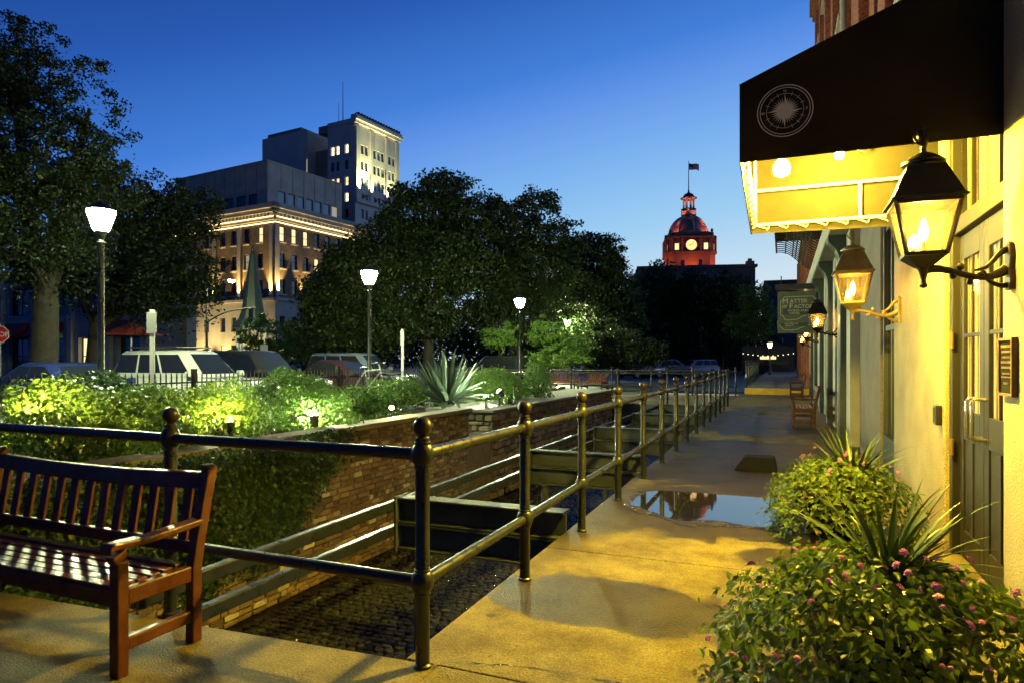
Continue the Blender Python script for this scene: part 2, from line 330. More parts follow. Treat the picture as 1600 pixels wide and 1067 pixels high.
# platform and walkway, cast slabs with open joints
rngp = random.Random(4)
plat = empty('walkway', (0, 0, 0), kind='structure')
def slab(x0, x1, y0, y1, z1=0., th=.2, skew=0.):
    mb = MB().box(x0, x1, y0, y1, z1-th, z1)
    if skew:
        mb.v = [(x, y-(skew*(-1.60-x) if y == y1 else 0), z) for x, y, z in mb.v]
    return mb.build('concrete_slab', 'walk_concrete', plat, bevel=.008, seg=2)
slab(-9, -1.60, -6, 2.885, skew=.06); slab(-1.595, 1.6, -6, 2.885, z1=0)
ys = [2.89, 5.05, 7.77, 10.2, 12.9, 15.6, 18.3, 21.0, 23.2, 26.5, 30.8]
for a, b in zip(ys, ys[1:]): slab(-1.79, 1.6, a+.005, b-.004, rngp.uniform(-.003, .002))
slab(-15, -1.795, 23.0, 28.9, .0, .28)                      # footbridge deck
wk = MB().box(-15, -1.795, 22.97, 22.998, -.75, -.03).box(-15, -1.795, 22.86, 22.998, -.80, -.752).build('bridge_girder', 'steel_green', plat)
# yellow step and raised path beyond
st = empty('step', (0, 30.8, 0), kind='structure')
MB().box(-1.55, 1.2, 30.8, 31.1, 0, .28).build('yellow_riser', 'yellow_paint', st, world=True, bevel=.012)
MB().box(-1.55, 1.2, 31.105, 75, -.02, .27).build('raised_path', 'concrete_dry', st, world=True)
# puddle: flat water with an uneven rim lying on the slab
rp = random.Random(11); pts = []
pud = [(-1.5, 6.95), (-1.42, 7.6), (-1.2, 7.735), (-.5, 7.745), (.2, 7.74), (.55, 7.55), (.5, 6.95), (.15, 6.45), (-.3, 6.40), (-.62, 6.48), (-.9, 6.36), (-1.15, 6.55), (-1.3, 6.72)]
n = len(pud)
for i in range(n):
    p0, p1, p2, p3 = [Vector((*pud[(i+k) % n], 0)) for k in (-1, 0, 1, 2)]
    for t in range(6):
        t /= 6; q = .5*((2*p1)+(p2-p0)*t+(2*p0-5*p1+4*p2-p3)*t*t+(3*p1-p0-3*p2+p3)*t**3)
        q += Vector((rp.uniform(-.02, .02), rp.uniform(-.012, .012), 0)); q.y = min(q.y, 7.755); pts.append((q.x, q.y, .0045))
mw = mat('puddle_water', (.012, .012, .013), .025, spec=.9); mw.node_tree.nodes['Principled BSDF'].inputs['IOR'].default_value = 2.1
nt = mw.node_tree; tcn = node(nt, 'ShaderNodeTexCoord'); nz = node(nt, 'ShaderNodeTexNoise'); S(nz, Scale=5., Detail=3.); nt.links.new(tcn.outputs['Object'], nz.inputs['Vector'])
bp = node(nt, 'ShaderNodeBump'); S(bp, Strength=.05, Distance=.01); nt.links.new(nz.outputs[0], bp.inputs['Height']); nt.links.new(bp.outputs[0], nt.nodes['Principled BSDF'].inputs['Normal'])
tag(MB().add(pts, [tuple(range(len(pts)))]).build('puddle', 'puddle_water'), kind='structure')
mat('damp_film', (.045, .036, .018), .2, var=.4, vscale=5, bump=.55, bscale=70, rvar=.12, spec=.5)
pc = Vector((-.5, 7.3, 0)); rp = random.Random(3); fp = []
for i, p in enumerate(pts):
    v = Vector(p)-pc; k = 1.16+.10*math.sin(i*.37)+rp.uniform(-.02, .03); q = pc+Vector((v.x*(1.05+.05*math.sin(i*.2)), v.y*(k if v.y < 0 else 1.02), 0)); fp.append((max(-1.77, q.x), min(q.y, 7.762), .0022))
tag(MB().add(fp, [tuple(range(len(fp)))]).build('puddle_margin', 'damp_film'), kind='structure')
# ------------------------------------------------------------------ cobbles of the sunken lane
def cobble_mesh(seed):
    r = random.Random(seed); mb = MB(); n = 8
    rings = [(1., 0.), (.97, .5), (.8, .88)]; P = []
    ra = [1+r.uniform(-.1, .1) for _ in range(n)]
    for s, z in rings:
        for j in range(n):
            a = 2*math.pi*(j+.5)/n; cx, sy = math.cos(a), math.sin(a)
            k = (abs(cx)**3.5+abs(sy)**3.5)**(-1/3.5)*ra[j]; P.append((cx*k*s*.5, sy*k*s*.5, z))
    P.append((0, 0, 1.)); F_ = []
    for i in range(2):
        for j in range(n): F_.append((i*n+j, i*n+(j+1) % n, (i+1)*n+(j+1) % n, (i+1)*n+j))
    for j in range(n): F_.append((2*n+j, 2*n+(j+1) % n, 3*n))
    return P, F_
CB = [cobble_mesh(i) for i in range(5)]
cbm = []
for P, F_ in CB: cbm.append(MB().add(P, F_).mesh('cobblestone', True)); cbm[-1].materials.append(MATS['cobble'])
rc = random.Random(7); stones = []; y = 2.6
while y < 16:
    x = -5.5+rc.uniform(0, .1); dy = rc.uniform(.08, .105)
    while x < -1.0:
        w = rc.uniform(.085, .155); stones.append((x+w/2, y+dy/2+rc.uniform(-.012, .012)+.03*math.sin(x*2), w*.97, dy*.95, rc.uniform(.045, .06)+.02*math.sin(x*1.3+y), rc.uniform(-.12, .12), rc.randrange(5))); x += w
    y += dy
def seen(s):                                         # how large a stone shows: open lane beside the walkway, near the corner post
    d = -SN*s[0]+CS*s[1]
    return d+(50 if (s[0] < -3.2 or s[0] > -1.75 or s[1] < 3.4) else 0)
stones.sort(key=seen); rest = MB()
for i, s in enumerate(stones):
    if i < 300:
        o = link('cobblestone', cbm[s[6]], None, pf); o.location = (s[0], s[1], PZ); o.scale = (s[2], s[3], s[4]); o.rotation_euler = (rc.uniform(-.06, .06), rc.uniform(-.06, .06), s[5])
    else:
        P, F_ = CB[s[6]]; c, q = math.cos(s[5]), math.sin(s[5])
        rest.add([(s[0]+(a*s[2]*c-b*s[3]*q), s[1]+(a*s[2]*q+b*s[3]*c), PZ+z*s[4]) for a, b, z in P], F_)
tag(rest.build('cobble_paving', 'cobble', pf, smooth=True), kind='stuff')
# ------------------------------------------------------------------ garden walls
def brick_mesh(seed, k):
    r = random.Random(seed); mb = MB().box(-.5, .5, -.5, .5, -.5, .5); j = .05*k
    mb.v = [(x, y+r.uniform(-j, j), z+r.uniform(-j, j)) for x, y, z in mb.v]
    me = mb.mesh('brick'); bm = bmesh.new(); bm.from_mesh(me); bmesh.ops.bevel(bm, geom=bm.edges[:], offset=.07*k, segments=1, affect='EDGES'); bm.to_mesh(me); bm.free(); return me
BM = {}
for m_, k in (('brick', 1), ('brick_pale', 1), ('stone', 2.2)):
    BM[m_] = []
    for i in range(4):
        me = brick_mesh(i*7+int(k*3), k); me.materials.append(MATS[m_]); BM[m_].append(me)
def lay(parent, items, names, limit, keyf):
    """items: (centre, size(x,y,z), material); nearest `limit` become objects, the rest one joined part per material"""
    items.sort(key=keyf); joined = {}
    r = random.Random(3)
    for i, (c, s, m_) in enumerate(items):
        me = r.choice(BM[m_])
        if i < limit:
            o = link(names[m_], me, None, parent, world=True); o.location = c; o.scale = s
        else:
            n = len(me.vertices); V = np.empty(n*3); me.vertices.foreach_get('co', V); V = V.reshape(-1, 3)*np.array(s)+np.array(c)
            mb = joined.setdefault(m_, MB()); mb.add(V.tolist(), [tuple(p.vertices) for p in me.polygons])
    for m_, mb in joined.items(): tag(mb.build('brickwork' if m_ != 'stone' else 'stonework', m_, parent, world=True), kind='stuff')
gw = empty('garden_wall', (PX0-.08, 5, PZ), label='mottled brick retaining wall below the garden bed with ivy', cat='wall')
GT = .52
MB().box(PX0-.3, PX0-.025, -6, 11.38, PZ, GT).build('core', 'mortar', gw, world=True)
MB().box(PX0-.36, PX0+.035, -6, 11.44, GT+.003, GT+.075).build('coping', 'concrete_dry', gw, world=True, bevel=.01)
rb = random.Random(21); items = []; z = PZ
while z < GT-.06:
    h = rb.uniform(.066, .082); y = 2.4+rb.uniform(0, .2)
    while y < 11.36:
        far = y > 8.9+rb.uniform(-.6, .6)
        w = rb.uniform(.10, .17) if far else rb.choice((.105, .2, .2, .22, .16)); w = min(w, 11.38-y)
        if w > .05:
            pale = rb.random() < .13
            items.append(((PX0-.035+rb.uniform(-.006, .012), y+w/2, z+h/2), (.07, w-.012-rb.uniform(0, .006), h-.012-rb.uniform(0, .008)), 'stone' if (far and rb.random() < .8) else ('brick_pale' if pale else 'brick')))
        y += w
    z += h
lay(gw, items, {'brick': 'brick', 'brick_pale': 'pale_brick', 'stone': 'stone'}, 300, lambda it: abs(it[0][1]-7.2)+(30 if it[0][1] < 6.3 else 0)+max(0, -.9-it[0][2])*6)
gw2 = empty('stone_wall', (PX0-.3, 12.5, PZ), label='rough rubble stone wall past the gap in the brick wall, reaching the footbridge', cat='wall')
MB().box(PX0-1.6, PX0-.04, 12.54, 22.8, PZ, .42).build('core', 'mortar', gw2, world=True)
MB().box(PX0-1.6, PX0+.03, 12.44, 22.8, .423, .48).build('coping', 'concrete_edge', gw2, world=True, bevel=.01)
items = []; z = PZ
while z < .40:
    h = rb.uniform(.08, .17); h = min(h, .42-z)
    if h < .05: break
    x = PX0-1.55
    while x < PX0:
        w = min(rb.uniform(.12, .34), PX0-x)
        if w > .05: items.append(((x+w/2, 12.52+rb.uniform(-.02, .01), z+h/2), (w-.02, .1, h-.02), 'stone'))
        x += w
    y = 12.5
    while y < 22.7:
        w = rb.uniform(.12, .36); items.append(((PX0-.02+rb.uniform(-.01, .02), y+w/2, z+h/2), (.1, w-.02, h-.02), 'stone')); y += w
    z += h
lay(gw2, items, {'stone': 'stone'}, 280, lambda it: it[0][1])
gb = MB().box(-10.6, PX0-.30, -6, 11.3, -.02, GT-.06).box(-10.6, PX0-.32, 12.6, 22.8, -.02, .40).box(-10.6, PX0-.3, 11.305, 12.595, -.02, .05).build('garden_bed', 'earth'); tag(gb, kind='structure')
MB().box(PX0-.3, PX0-.05, 11.4, 12.5, PZ, .045).build('gap_wall', 'mortar', gb)
# ------------------------------------------------------------------ railings
POST = {}
mb = MB().lathe([(.045, 0), (.045, .012), (.036, .02), (.036, .37), (.039, .375), (.039, .385), (.036, .39), (.036, 1.02)], 16); POST['shaft'] = mb.mesh('post', True)
def collar_mesh(z):
    return MB().lathe([(.036, z-.065), (.041, z-.062), (.041, z-.05), (.046, z-.045), (.056, z-.02), (.058, z), (.056, z+.02), (.046, z+.045), (.041, z+.05), (.041, z+.062), (.036, z+.065)], 16).mesh('collar', True)
POST['top_collar'] = collar_mesh(1.06); POST['low_collar'] = collar_mesh(.425)
POST['finial'] = MB().lathe([(.036, 1.12), (.036, 1.14), (.03, 1.145), (.022, 1.15), (.024, 1.156), (.034, 1.163), (.045, 1.178), (.049, 1.198), (.046, 1.216), (.036, 1.232), (.02, 1.243), (.004, 1.247)], 16).mesh('finial', True)
for k, m_ in (('shaft', 'rail_paint'), ('top_collar', 'rail_paint'), ('low_collar', 'rail_paint'), ('finial', 'rail_ball')): POST[k].materials.append(MATS[m_])
def railing(label, pts, skip_first=False, group=None):
    root = empty('railing', pts[0], label=label, cat='railing', group=group)
    for i, p in enumerate(pts):
        if i == 0 and skip_first: continue
        o = link('post', POST['shaft'], None, root, world=True); o.location = p
        for k, nm in (('top_collar', 'collar'), ('low_collar', 'collar'), ('finial', 'finial')): link(nm, POST[k], None, o)
    for a, b in zip(pts, pts[1:]):
        a, b = Vector(a), Vector(b); d = (b-a).normalized()*.05
        for z in (1.06, .425):
            MB().tube([a+d+Vector((0, 0, z)), b-d+Vector((0, 0, z))], .031, 14).build('rail', 'rail_paint', root, smooth=True, world=True)
    return root
railing('dark steel pipe railing with ball finials running along the edge of the walkway', [(-1.66, 2.84+1.4*k, 0) for k in range(15)])
railing('dark steel pipe railing right behind the near red bench', [(-1.66-1.75*k, 2.84+.01*k, 0) for k in range(4)], True)
railing('dark pipe railing on the near side of the footbridge over the sunken lane', [(-1.95-1.75*k, 23.08, 0) for k in range(7)])
railing('dark pipe railing on the far side of the footbridge over the sunken lane', [(-1.8-1.75*k, 28.7, 0) for k in range(7)])
railing('dark pipe railing beside the raised path past the yellow step', [(-1.5, 31.3+2.2*k, .27) for k in range(8)])
for k in range(1, 4):                                # side plates carrying the near railing on the slab edge
    x = -1.66-1.75*k; MB().box(x-.06, x+.06, 2.74-.09*(k-1), 2.80, -.16, -.02).box(x-.05, x+.05, 2.801, 2.88, -.15, .0).build('bracket_plate', 'rail_paint', bpy.data.objects['railing.001'], world=True)
# hairline crack wandering from the corner post
r = random.Random(6); cr = MB(); pts = []
for i in range(46): t = i/45; pts.append((-1.58+2.6*t, 2.93+.34*t+.05*math.sin(t*9)+r.uniform(-.012, .012), .0022))
for a, b in zip(pts, pts[1:]): w = r.uniform(.002, .006); cr.quad((a[0], a[1]-w, a[2]), (b[0], b[1]-w, b[2]), (b[0], b[1]+w, b[2]), (a[0], a[1]+w, a[2]))
cr.build('crack', 'pit_dirt', plat)
# scattered fallen leaves
mat('dead_leaf', (.10, .06, .02), .8, rnd=.5)
dl = leaf_shape_mesh = MB().add([(0, 0, 0), (.3, -.2, .08), (.7, -.17, .05), (1, 0, .1), (.7, .17, .02), (.3, .2, .1)], [(0, 1, 2, 3, 4, 5)]).mesh('fallen_leaf'); dl.materials.append(MATS['dead_leaf'])
for i in range(60):
    o = link('fallen_leaf', dl, None, plat); s = r.uniform(.025, .05); o.location = (r.choice((r.uniform(-1.6, .2), r.uniform(-1.65, -1.3), r.uniform(.3, 1.1))), r.uniform(2.2, 12), .006); o.scale = (s, s, s); o.rotation_euler = (r.uniform(-.2, .2), r.uniform(-.2, .2), r.uniform(0, 6))
# ------------------------------------------------------------------ steel frame spanning the lane
sf = empty('steel_frame', (-3.4, 5.63, PZ), label='dark green steel frame of beams and columns in the sunken lane', cat='steel frame')
def ibeam(x0, x1, y, z0, z1, fl=.19):
    mb = MB(); t = .022
    mb.box(x0, x1, y-fl/2, y+fl/2, z1-t, z1).box(x0, x1, y-fl/2, y+fl/2, z0, z0+t).box(x0+.0, x1, y-.012, y+.012, z0+t, z1-t)
    return mb
for k in range(5):
    y = 5.63+3.68*k
    ibeam(-3.52, -1.80, y, -.08, .17).build('girder', 'steel_green', sf, world=True, bevel=.006)
    ibeam(-3.52, -1.80, y, -.34, -.083).build('girder', 'steel_green', sf, world=True, bevel=.006)
    MB().box(-3.545, -3.521, y-.12, y+.12, -.36, .18).build('end_plate', 'steel_green', sf, world=True, bevel=.004)
    MB().lathe([(.11, 0), (.11, .02), (.055, .022), (.055, 1.03), (.10, 1.035), (.10, 1.058)], 16, (-3.32, y, PZ)).build('column', 'steel_green', sf, True, world=True)
for z in (.085, -.16):
    for k in range(-1, 4):
        y0 = 2.74 if k < 0 else 5.63+3.68*k+.03; y1 = 5.60+3.68*(k+1)-.03 if k >= 0 else 5.60
        MB().box(-3.62, -3.548, y0, y1, z-.05, z+.05).build('side_rail', 'rail_paint', sf, world=True, bevel=.012)
# ------------------------------------------------------------------ benches
def bench(label, loc, rz, L_=1.95, nslat=13, m_='wood_red'):
    r = empty('garden_bench', loc, rz, label=label, cat='bench')        # local: x along the seat, faces -y, right end at x = 0
    def P(name, mb, bev=.008): return mb.build(name, m_, r, bevel=bev)
    for x in (-.035, -L_+.035):
        P('front_leg', MB().bar((x, 0, 0), (x, 0, .56), .065, .06, (0, 1, 0)).bar((x, 0, .56), (x, -.02, .60), .065, .075, (0, 1, 0)))
        back = MB(); path = [(.43, 0), (.43, .40), (.455, .55), (.53, .90), (.532, .93), (.515, .95)]
        back.poly([(x-.03, y-.03, z) for y, z in path]+[(x-.03, y+.032, z) for y, z in reversed(path)], (.06, 0, 0)); P('back_post', back)
        arm = MB(); ap = [(-.07, .635), (-.05, .655), (.15, .648), (.465, .665)]
        arm.poly([(x-.04, y, z-.035) for y, z in ap]+[(x-.04, y, z) for y, z in reversed(ap)], (.08, 0, 0)); P('armrest', arm)
        P('side_rail', MB().box(x-.022, x+.022, .031, .40, .335, .42)); P('stretcher', MB().box(x-.02, x+.02, .031, .40, .115, .18))
    P('apron', MB().box(-L_+.07, -.07, -.022, .02, .335, .415))
    for k in range(6):
        y = .01+k*.072; z = .425-.012*math.sin(k/5*math.pi)
        P('seat_slat', MB().box(-L_+.07, -.07, y-.028, y+.028, z-.01, z+.012), .004)
    P('bottom_rail', MB().bar((-L_+.065, .455, .50), (-.065, .455, .50), .035, .07))
    tr = MB(); n = 14
    up, lo = [], []
    for i in range(n+1):
        t = i/n; x = -L_+.065+(L_-.13)*t; k = math.sin(math.pi*t); up.append((x, .522, .905-.022*k)); lo.append((x, .506, .815-.022*k))
    tr.poly([(x, y-.02, z) for x, y, z in lo]+[(x, y-.02, z) for x, y, z in reversed(up)], (0, .035, .006)); P('top_rail', tr)
    for i in range(nslat):
        t = (i+.6)/(nslat+.2); x = -L_+.07+(L_-.14)*t; k = math.sin(math.pi*t)
        P('back_slat', MB().bar((x, .46, .53), (x, .507, .83-.022*k), .062, .018, (0, 1, .15)), .004)
    return r
bench('wet red wooden bench with slatted back, behind it the pipe railing', (-2.93, 2.19, 0), R(-.5))
bench('red wooden bench facing the railing under the lantern row', (.24, 16.2, 0), -R(90), 1.7, 11)
bench('dark wooden bench close to the yellow step by the storefront', (.3, 27.6, 0), -R(90), 1.5, 9)
# ------------------------------------------------------------------ planters with lantana and yucca
def leaf_shape(name, m_):
    V = [(0, 0, 0), (.30, -.26, .07), (.62, -.22, .07), (1, 0, -.06), (.62, .22, .07), (.30, .26, .07), (.3, 0, 0), (.62, 0, .0)]
    me = MB().add(V, [(0, 1, 6), (1, 2, 7, 6), (2, 3, 7), (3, 4, 7), (4, 5, 6, 7), (5, 0, 6)]).mesh(name); me.materials.append(MATS[m_]); return me
LANT = leaf_shape('leaf', 'lantana_leaf')
FLW = []
for s_ in range(3):
    r = random.Random(s_); mb = MB()
    for i in range(16):
        a = i*2.4; rr = .5*math.sqrt(i/16); z = .55*(1-rr*rr*3)
        mb.lathe([(.05, 0), (.14, .10), (.15, .16), (.03, .2)], 5, (rr*math.cos(a), rr*math.sin(a), z))
    me = mb.mesh('flower'); me.materials.append(MATS['petal']); FLW.append(me)
def blade_mesh(seed, L_, w, droop, m_, n=7, name='blade', thick=.12, fold=.35):
    r = random.Random(seed); mb = MB(); V = []
    for i in range(n+1):
        t = i/n; ww = w*(.55+.45*math.sin(min(1, t*2.2)*math.pi/2))*(1-t**2.2)+.001
        x = L_*t*(1-.12*droop*t); z = -droop*L_*.5*t**2.2
        V += [(x, -ww, z+ww*fold), (x, 0, z), (x, ww, z+ww*fold), (x, 0, z-ww*thick*(1 if i < n else 0)-.0005)]
    Fc = []
    for i in range(n):
        a = i*4
        for j, k in ((0, 1), (1, 2), (2, 3), (3, 0)): Fc.append((a+j, a+k, a+4+k, a+4+j))
    me = mb.add(V, Fc).mesh(name, True); me.materials.append(MATS[m_]); return me
YUC = [blade_mesh(i, 1, .026, .15+.12*i, 'yucca_leaf', name='spike_leaf') for i in range(5)]
def planter(label, loc, rad, hgt, seed, nleaf, nparts, nflow, ysp, ylen, nyuc, cam_dir):
    rng = random.Random(seed); root = empty('planter', loc, label=label, cat='planter')
    pot = MB().lathe([(.20, 0), (.22, .02), (.30, .20), (.345, .34), (.37, .36), (.375, .40), (.35, .405), (.33, .39)], 28).build('pot', 'pot', root, smooth=True)
    MB().lathe([(.33, .36), (.05, .38)], 20).build('soil', 'earth', root)
    cand = []
    for i in range(nleaf):
        a = rng.uniform(0, 2*math.pi); lob = 1+.17*math.sin(3*a+seed)+.13*math.sin(7*a+2*seed)+.06*math.sin(13*a)
        u = rng.random()**.42; u = u*rng.uniform(1.0, 1.2) if rng.random() < .10 else u; rr = rad*lob*u
        top = .40+hgt*(1-(u**2.1))*(.85+.25*math.sin(5*a+seed*1.7)*u)
        z = top-abs(rng.gauss(0, .085)) if rng.random() < .72 else rng.uniform(.12+.26*(1-u), max(.3, top))
        if u > .75: z -= rng.random()**1.5*.30*(u-.55)/.45
        p = Vector((rr*math.cos(a), rr*math.sin(a), max(.04, z)))
        o_ = Vector((math.cos(a)*(.35+u), math.sin(a)*(.35+u), .85)).normalized()
        cand.append((p, o_))
    view = Vector(cam_dir).normalized(); cand.sort(key=lambda c: -(c[0].dot(view)+.35*c[0].z+.25*c[1].dot(view)))
    rest = MB(); lv = [v.co.copy() for v in LANT.vertices]; lf = [tuple(p.vertices) for p in LANT.polygons]
    for i, (p, o_) in enumerate(cand):
        n_ = (o_+Vector([rng.gauss(0, .45) for _ in range(3)])).normalized()
        t_ = (Vector([rng.gauss(0, 1) for _ in range(3)])+o_*.8-Vector((0, 0, .5))); t_ = (t_-n_*t_.dot(n_)).normalized()
        M_ = Matrix((t_, n_.cross(t_), n_)).transposed().to_4x4(); s = rng.uniform(.026, .074)
        if i % 3 == 0 and i//3 < nparts:
            o = link('leaf', LANT, None, root); o.matrix_basis = Matrix.Translation(p) @ M_ @ Matrix.Scale(s, 4)
        else: rest.add([p+M_ @ (v*s) for v in lv], lf)
    tag(rest.build('foliage', 'lantana_leaf', root), kind='stuff')
    stems = MB()
    for i in range(40):
        a = rng.uniform(0, 6.28); u = rng.uniform(.5, .95); e_ = Vector((rad*u*math.cos(a), rad*u*math.sin(a), .40+hgt*(1-u*u)*.8-.05))
        stems.tube(bezier((0, 0, .36), (0, 0, .36+hgt*.5), e_+Vector((0, 0, .06)), e_, 6), [.005, .0045, .004, .0035, .003, .0025, .002], 4)
    tag(stems.build('stems', 'yucca_leaf', root), kind='stuff')
    for i in range(nflow):
        a = math.atan2(view.y, view.x)+rng.gauss(0, 1.0); u = rng.uniform(.3, 1.12); lob = 1+.16*math.sin(3*a+seed)
        p = Vector((rad*lob*u*math.cos(a), rad*lob*u*math.sin(a), .42+hgt*(1-u*u)+rng.uniform(-.02, .05)-(.22*rng.random() if u > .85 else 0)))
        o = link('flower', FLW[i % 3], None, root); o.location = p; s = rng.uniform(.015, .036); o.scale = (s, s, s*.8)
        o.rotation_euler = (rng.uniform(-.9, .9), rng.uniform(-.9, .9), rng.uniform(0, 6))
    for i in range(nyuc):
        a = rng.uniform(0, 6.28); el = R(rng.uniform(38, 84)); s = ylen*rng.uniform(.62, 1.08)
        o = link('spike_leaf', YUC[i % 5], None, root); o.location = (ysp[0]+.03*math.cos(a), ysp[1]+.03*math.sin(a), .44)
        o.scale = (s, .62, s); o.rotation_euler = (rng.uniform(-.3, .3), -el, a)
    return root
planter('planter overflowing with pink lantana and a tall yucca before the double door', (.42, 3.42, 0), .68, .26, 3, 5200, 300, 62, (.06, .22), .58, 60, (-.12, -1, .4))
planter('smaller yellow-green lantana planter with yucca beside the puddle', (.42, 6.38, 0), .56, .32, 8, 4200, 220, 34, (.16, .12), .54, 50, (-.1, -1, .3))
tag(MB().poly([(-.62, 9.55, .004), (-.06, 9.55, .004), (-.10, 9.72, .17), (-.50, 9.72, .17)], (0, .32, 0)).build('threshold_ramp', 'black_rubber', bevel=.01), 'low black wedge lying on the walkway past the puddle', 'ramp')
# ------------------------------------------------------------------ brick warehouse along the walkway
def facade(mb, O, U, Wd, H, cols, rows, rec, skip=()):
    """wall sheet with real openings and reveals; returns the openings"""
    O = Vector(O); U = Vector(U).normalized(); Z = Vector((0, 0, 1)); IN = Z.cross(U)
    us = sorted({0, Wd, *[a for c in cols for a in c]}); zs = sorted({0, H, *[a for c in rows for a in c]}); holes = []
    def pt(u, z, k=0): return O+U*u+Z*z+IN*k
    for a, b in zip(us, us[1:]):
        for c, d in zip(zs, zs[1:]):
            ci = next((i for i, q in enumerate(cols) if abs(q[0]-a) < 1e-6 and abs(q[1]-b) < 1e-6), None); ri = next((i for i, q in enumerate(rows) if abs(q[0]-c) < 1e-6 and abs(q[1]-d) < 1e-6), None)
            if ci is not None and ri is not None and (ci, ri) not in skip:
                holes.append((ci, ri, a, b, c, d))
                for p, q in (((a, c), (b, c)), ((b, c), (b, d)), ((b, d), (a, d)), ((a, d), (a, c))): mb.quad(pt(*p), pt(*q), pt(*q, rec), pt(*p, rec))
            else: mb.quad(pt(a, c), pt(b, c), pt(b, d), pt(a, d))
    return holes
WIN = {}
def window_meshes(w, h, frame, mull=(1, 2), t=.07):
    key = (round(w, 2), round(h, 2), frame, mull, t)
    if key in WIN: return WIN[key]
    mb = MB(); mb.box(-w/2, -w/2+t, 0, .08, 0, h).box(w/2-t, w/2, 0, .08, 0, h).box(-w/2+t, w/2-t, 0, .08, 0, t).box(-w/2+t, w/2-t, 0, .08, h-t, h)
    for i in range(1, mull[0]): x = -w/2+w*i/mull[0]; mb.box(x-t*.3, x+t*.3, .01, .07, t, h-t)
    for i in range(1, mull[1]): z = h*i/mull[1]; mb.box(-w/2+t, w/2-t, .012, .068, z-t*.35, z+t*.35)
    a = mb.mesh('window'); a.materials.append(MATS[frame]); WIN[key] = a; return a
PANE = {}
def pane_mesh(w, h, m_):
    key = (round(w, 2), round(h, 2), m_)
    if key not in PANE: PANE[key] = MB().box(-w/2+.02, w/2-.02, .04, .055, .02, h-.02).mesh('pane'); PANE[key].materials.append(MATS[m_])
    return PANE[key]
def put_window(parent, O, U, u0, u1, z0, z1, rec, frame, pane, mull=(1, 2), t=.07, sill=None):
    O = Vector(O); U = Vector(U).normalized(); IN = Vector((0, 0, 1)).cross(U); w, h = u1-u0, z1-z0
    o = link('window', window_meshes(w, h, frame, mull, t), None, parent, world=True); p = O+U*(u0+w/2)+IN*(rec-.09); o.location = (p.x, p.y, O.z+z0); o.rotation_euler = (0, 0, math.atan2(U.y, U.x))
    q = link('pane', pane_mesh(w, h, pane), None, o)
    if sill: s = link('sill', sill, None, o); s.location = (0, -rec+.05, -.0)
    return o
mat('wall_brick', (.30, .10, .045), .8, var=.25, vscale=2, bump=.3, bscale=30, dots=.4, dscale=22)
WX = 1.2
bw = empty('brick_building', (WX+4, 12, 0), label='tall brick warehouse with granite piers along the walkway', cat='building')
D = (0, -1, 0)     # wall runs towards the viewer: U = -y gives an outward normal of -x
def UB(y): return 28-y
up = MB(); cols = []; rows = [(1.2, 3.3), (4.9, 7.0), (8.6, 10.4)]
yb = 26.4
while yb > -4: cols.append((UB(yb), UB(yb-1.15))); yb -= 3.0
H0 = 4.3
holes = facade(up, (WX+.10, 28, H0), D, 34, 11.2, cols, rows, .22)
up.box(WX+.35, WX+9, -6, 28, H0, H0+11.2); up.build('upper_wall', 'wall_brick', bw, world=True)
sm = MB().box(-.7, .7, -.12, .16, -.14, -.002).mesh('sill'); sm.materials.append(MATS['limestone'])
for ci, ri, a, b, c, d in holes:
    if 28-b > 3: put_window(bw, (WX+.10, 28, H0), D, a, b, c, d, .22, 'frame_dark', 'glass_dark', (2, 3), .07, sm)
for k in range(10):
    y = 27.4-3.0*k
    MB().box(WX-.05, WX+.098, y-.32, y+.32, H0+.02, H0+10.6).build('pilaster', 'wall_brick', bw, world=True, bevel=.01)
MB().box(WX-.22, WX+.34, -6, 28.15, H0+10.62, H0+11.3).box(WX-.12, WX+.34, -6, 28.1, H0+10.4, H0+10.615).build('cornice', 'wall_brick', bw, world=True, bevel=.02)
# ground floor
def pier(y0, y1, x=WX): return MB().box(x, x+.5, y0, y1, -.05, 4.28).build('granite_pier', 'granite', bw, world=True, bevel=.018)
pier(1.6, 4.66); pier(6.2, 8.73); MB().box(WX, WX+.5, 9.87, 12.3, -.05, 4.28).build('granite_pier', 'granite_brown', bw, world=True, bevel=.018)
MB().box(WX-.03, WX+.6, 1.6, 12.3, 4.283, 4.60).build('lintel_course', 'granite', bw, world=True, bevel=.02)
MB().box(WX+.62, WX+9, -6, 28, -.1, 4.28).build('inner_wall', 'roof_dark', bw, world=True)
# double door in its recess
dr = MB(); X = WX+.09
dr.box(X-.05, X+.1, 4.662, 4.76, 0, 3.6).box(X-.05, X+.1, 6.10, 6.198, 0, 3.6).box(X-.05, X+.1, 4.762, 6.098, 2.50, 2.62).box(X-.05, X+.1, 4.762, 6.098, 3.5, 3.6)
dr.box(X-.06, X+.12, 4.762, 6.098, 3.603, 4.28)
door = dr.build('door', 'door_paint', bw, world=True, bevel=.006)
for y0, y1 in ((4.765, 5.427), (5.433, 6.095)):
    mb = MB(); s = .11
    mb.box(X, X+.03, y0, y0+s, .01, 2.49).box(X, X+.03, y1-s, y1, .01, 2.49).box(X, X+.03, y0+s, y1-s, .01, .22).box(X, X+.03, y0+s, y1-s, .92, 1.14).box(X, X+.03, y0+s, y1-s, 2.30, 2.49)
    ym = (y0+y1)/2; mb.box(X+.002, X+.022, ym-.014, ym+.014, 1.14, 2.30).box(X+.003, X+.021, y0+s, y1-s, 1.70, 1.73)
    mb.box(X+.012, X+.028, y0+s, y1-s, .22, .92).box(X, X+.03, ym-.04, ym+.04, .22, .92)
    mb.build('door_leaf', 'door_paint', door, world=True, bevel=.005)
    MB().box(X+.009, X+.013, y0+s, y1-s, 1.14, 2.30).build('pane', 'door_glass', door, world=True)
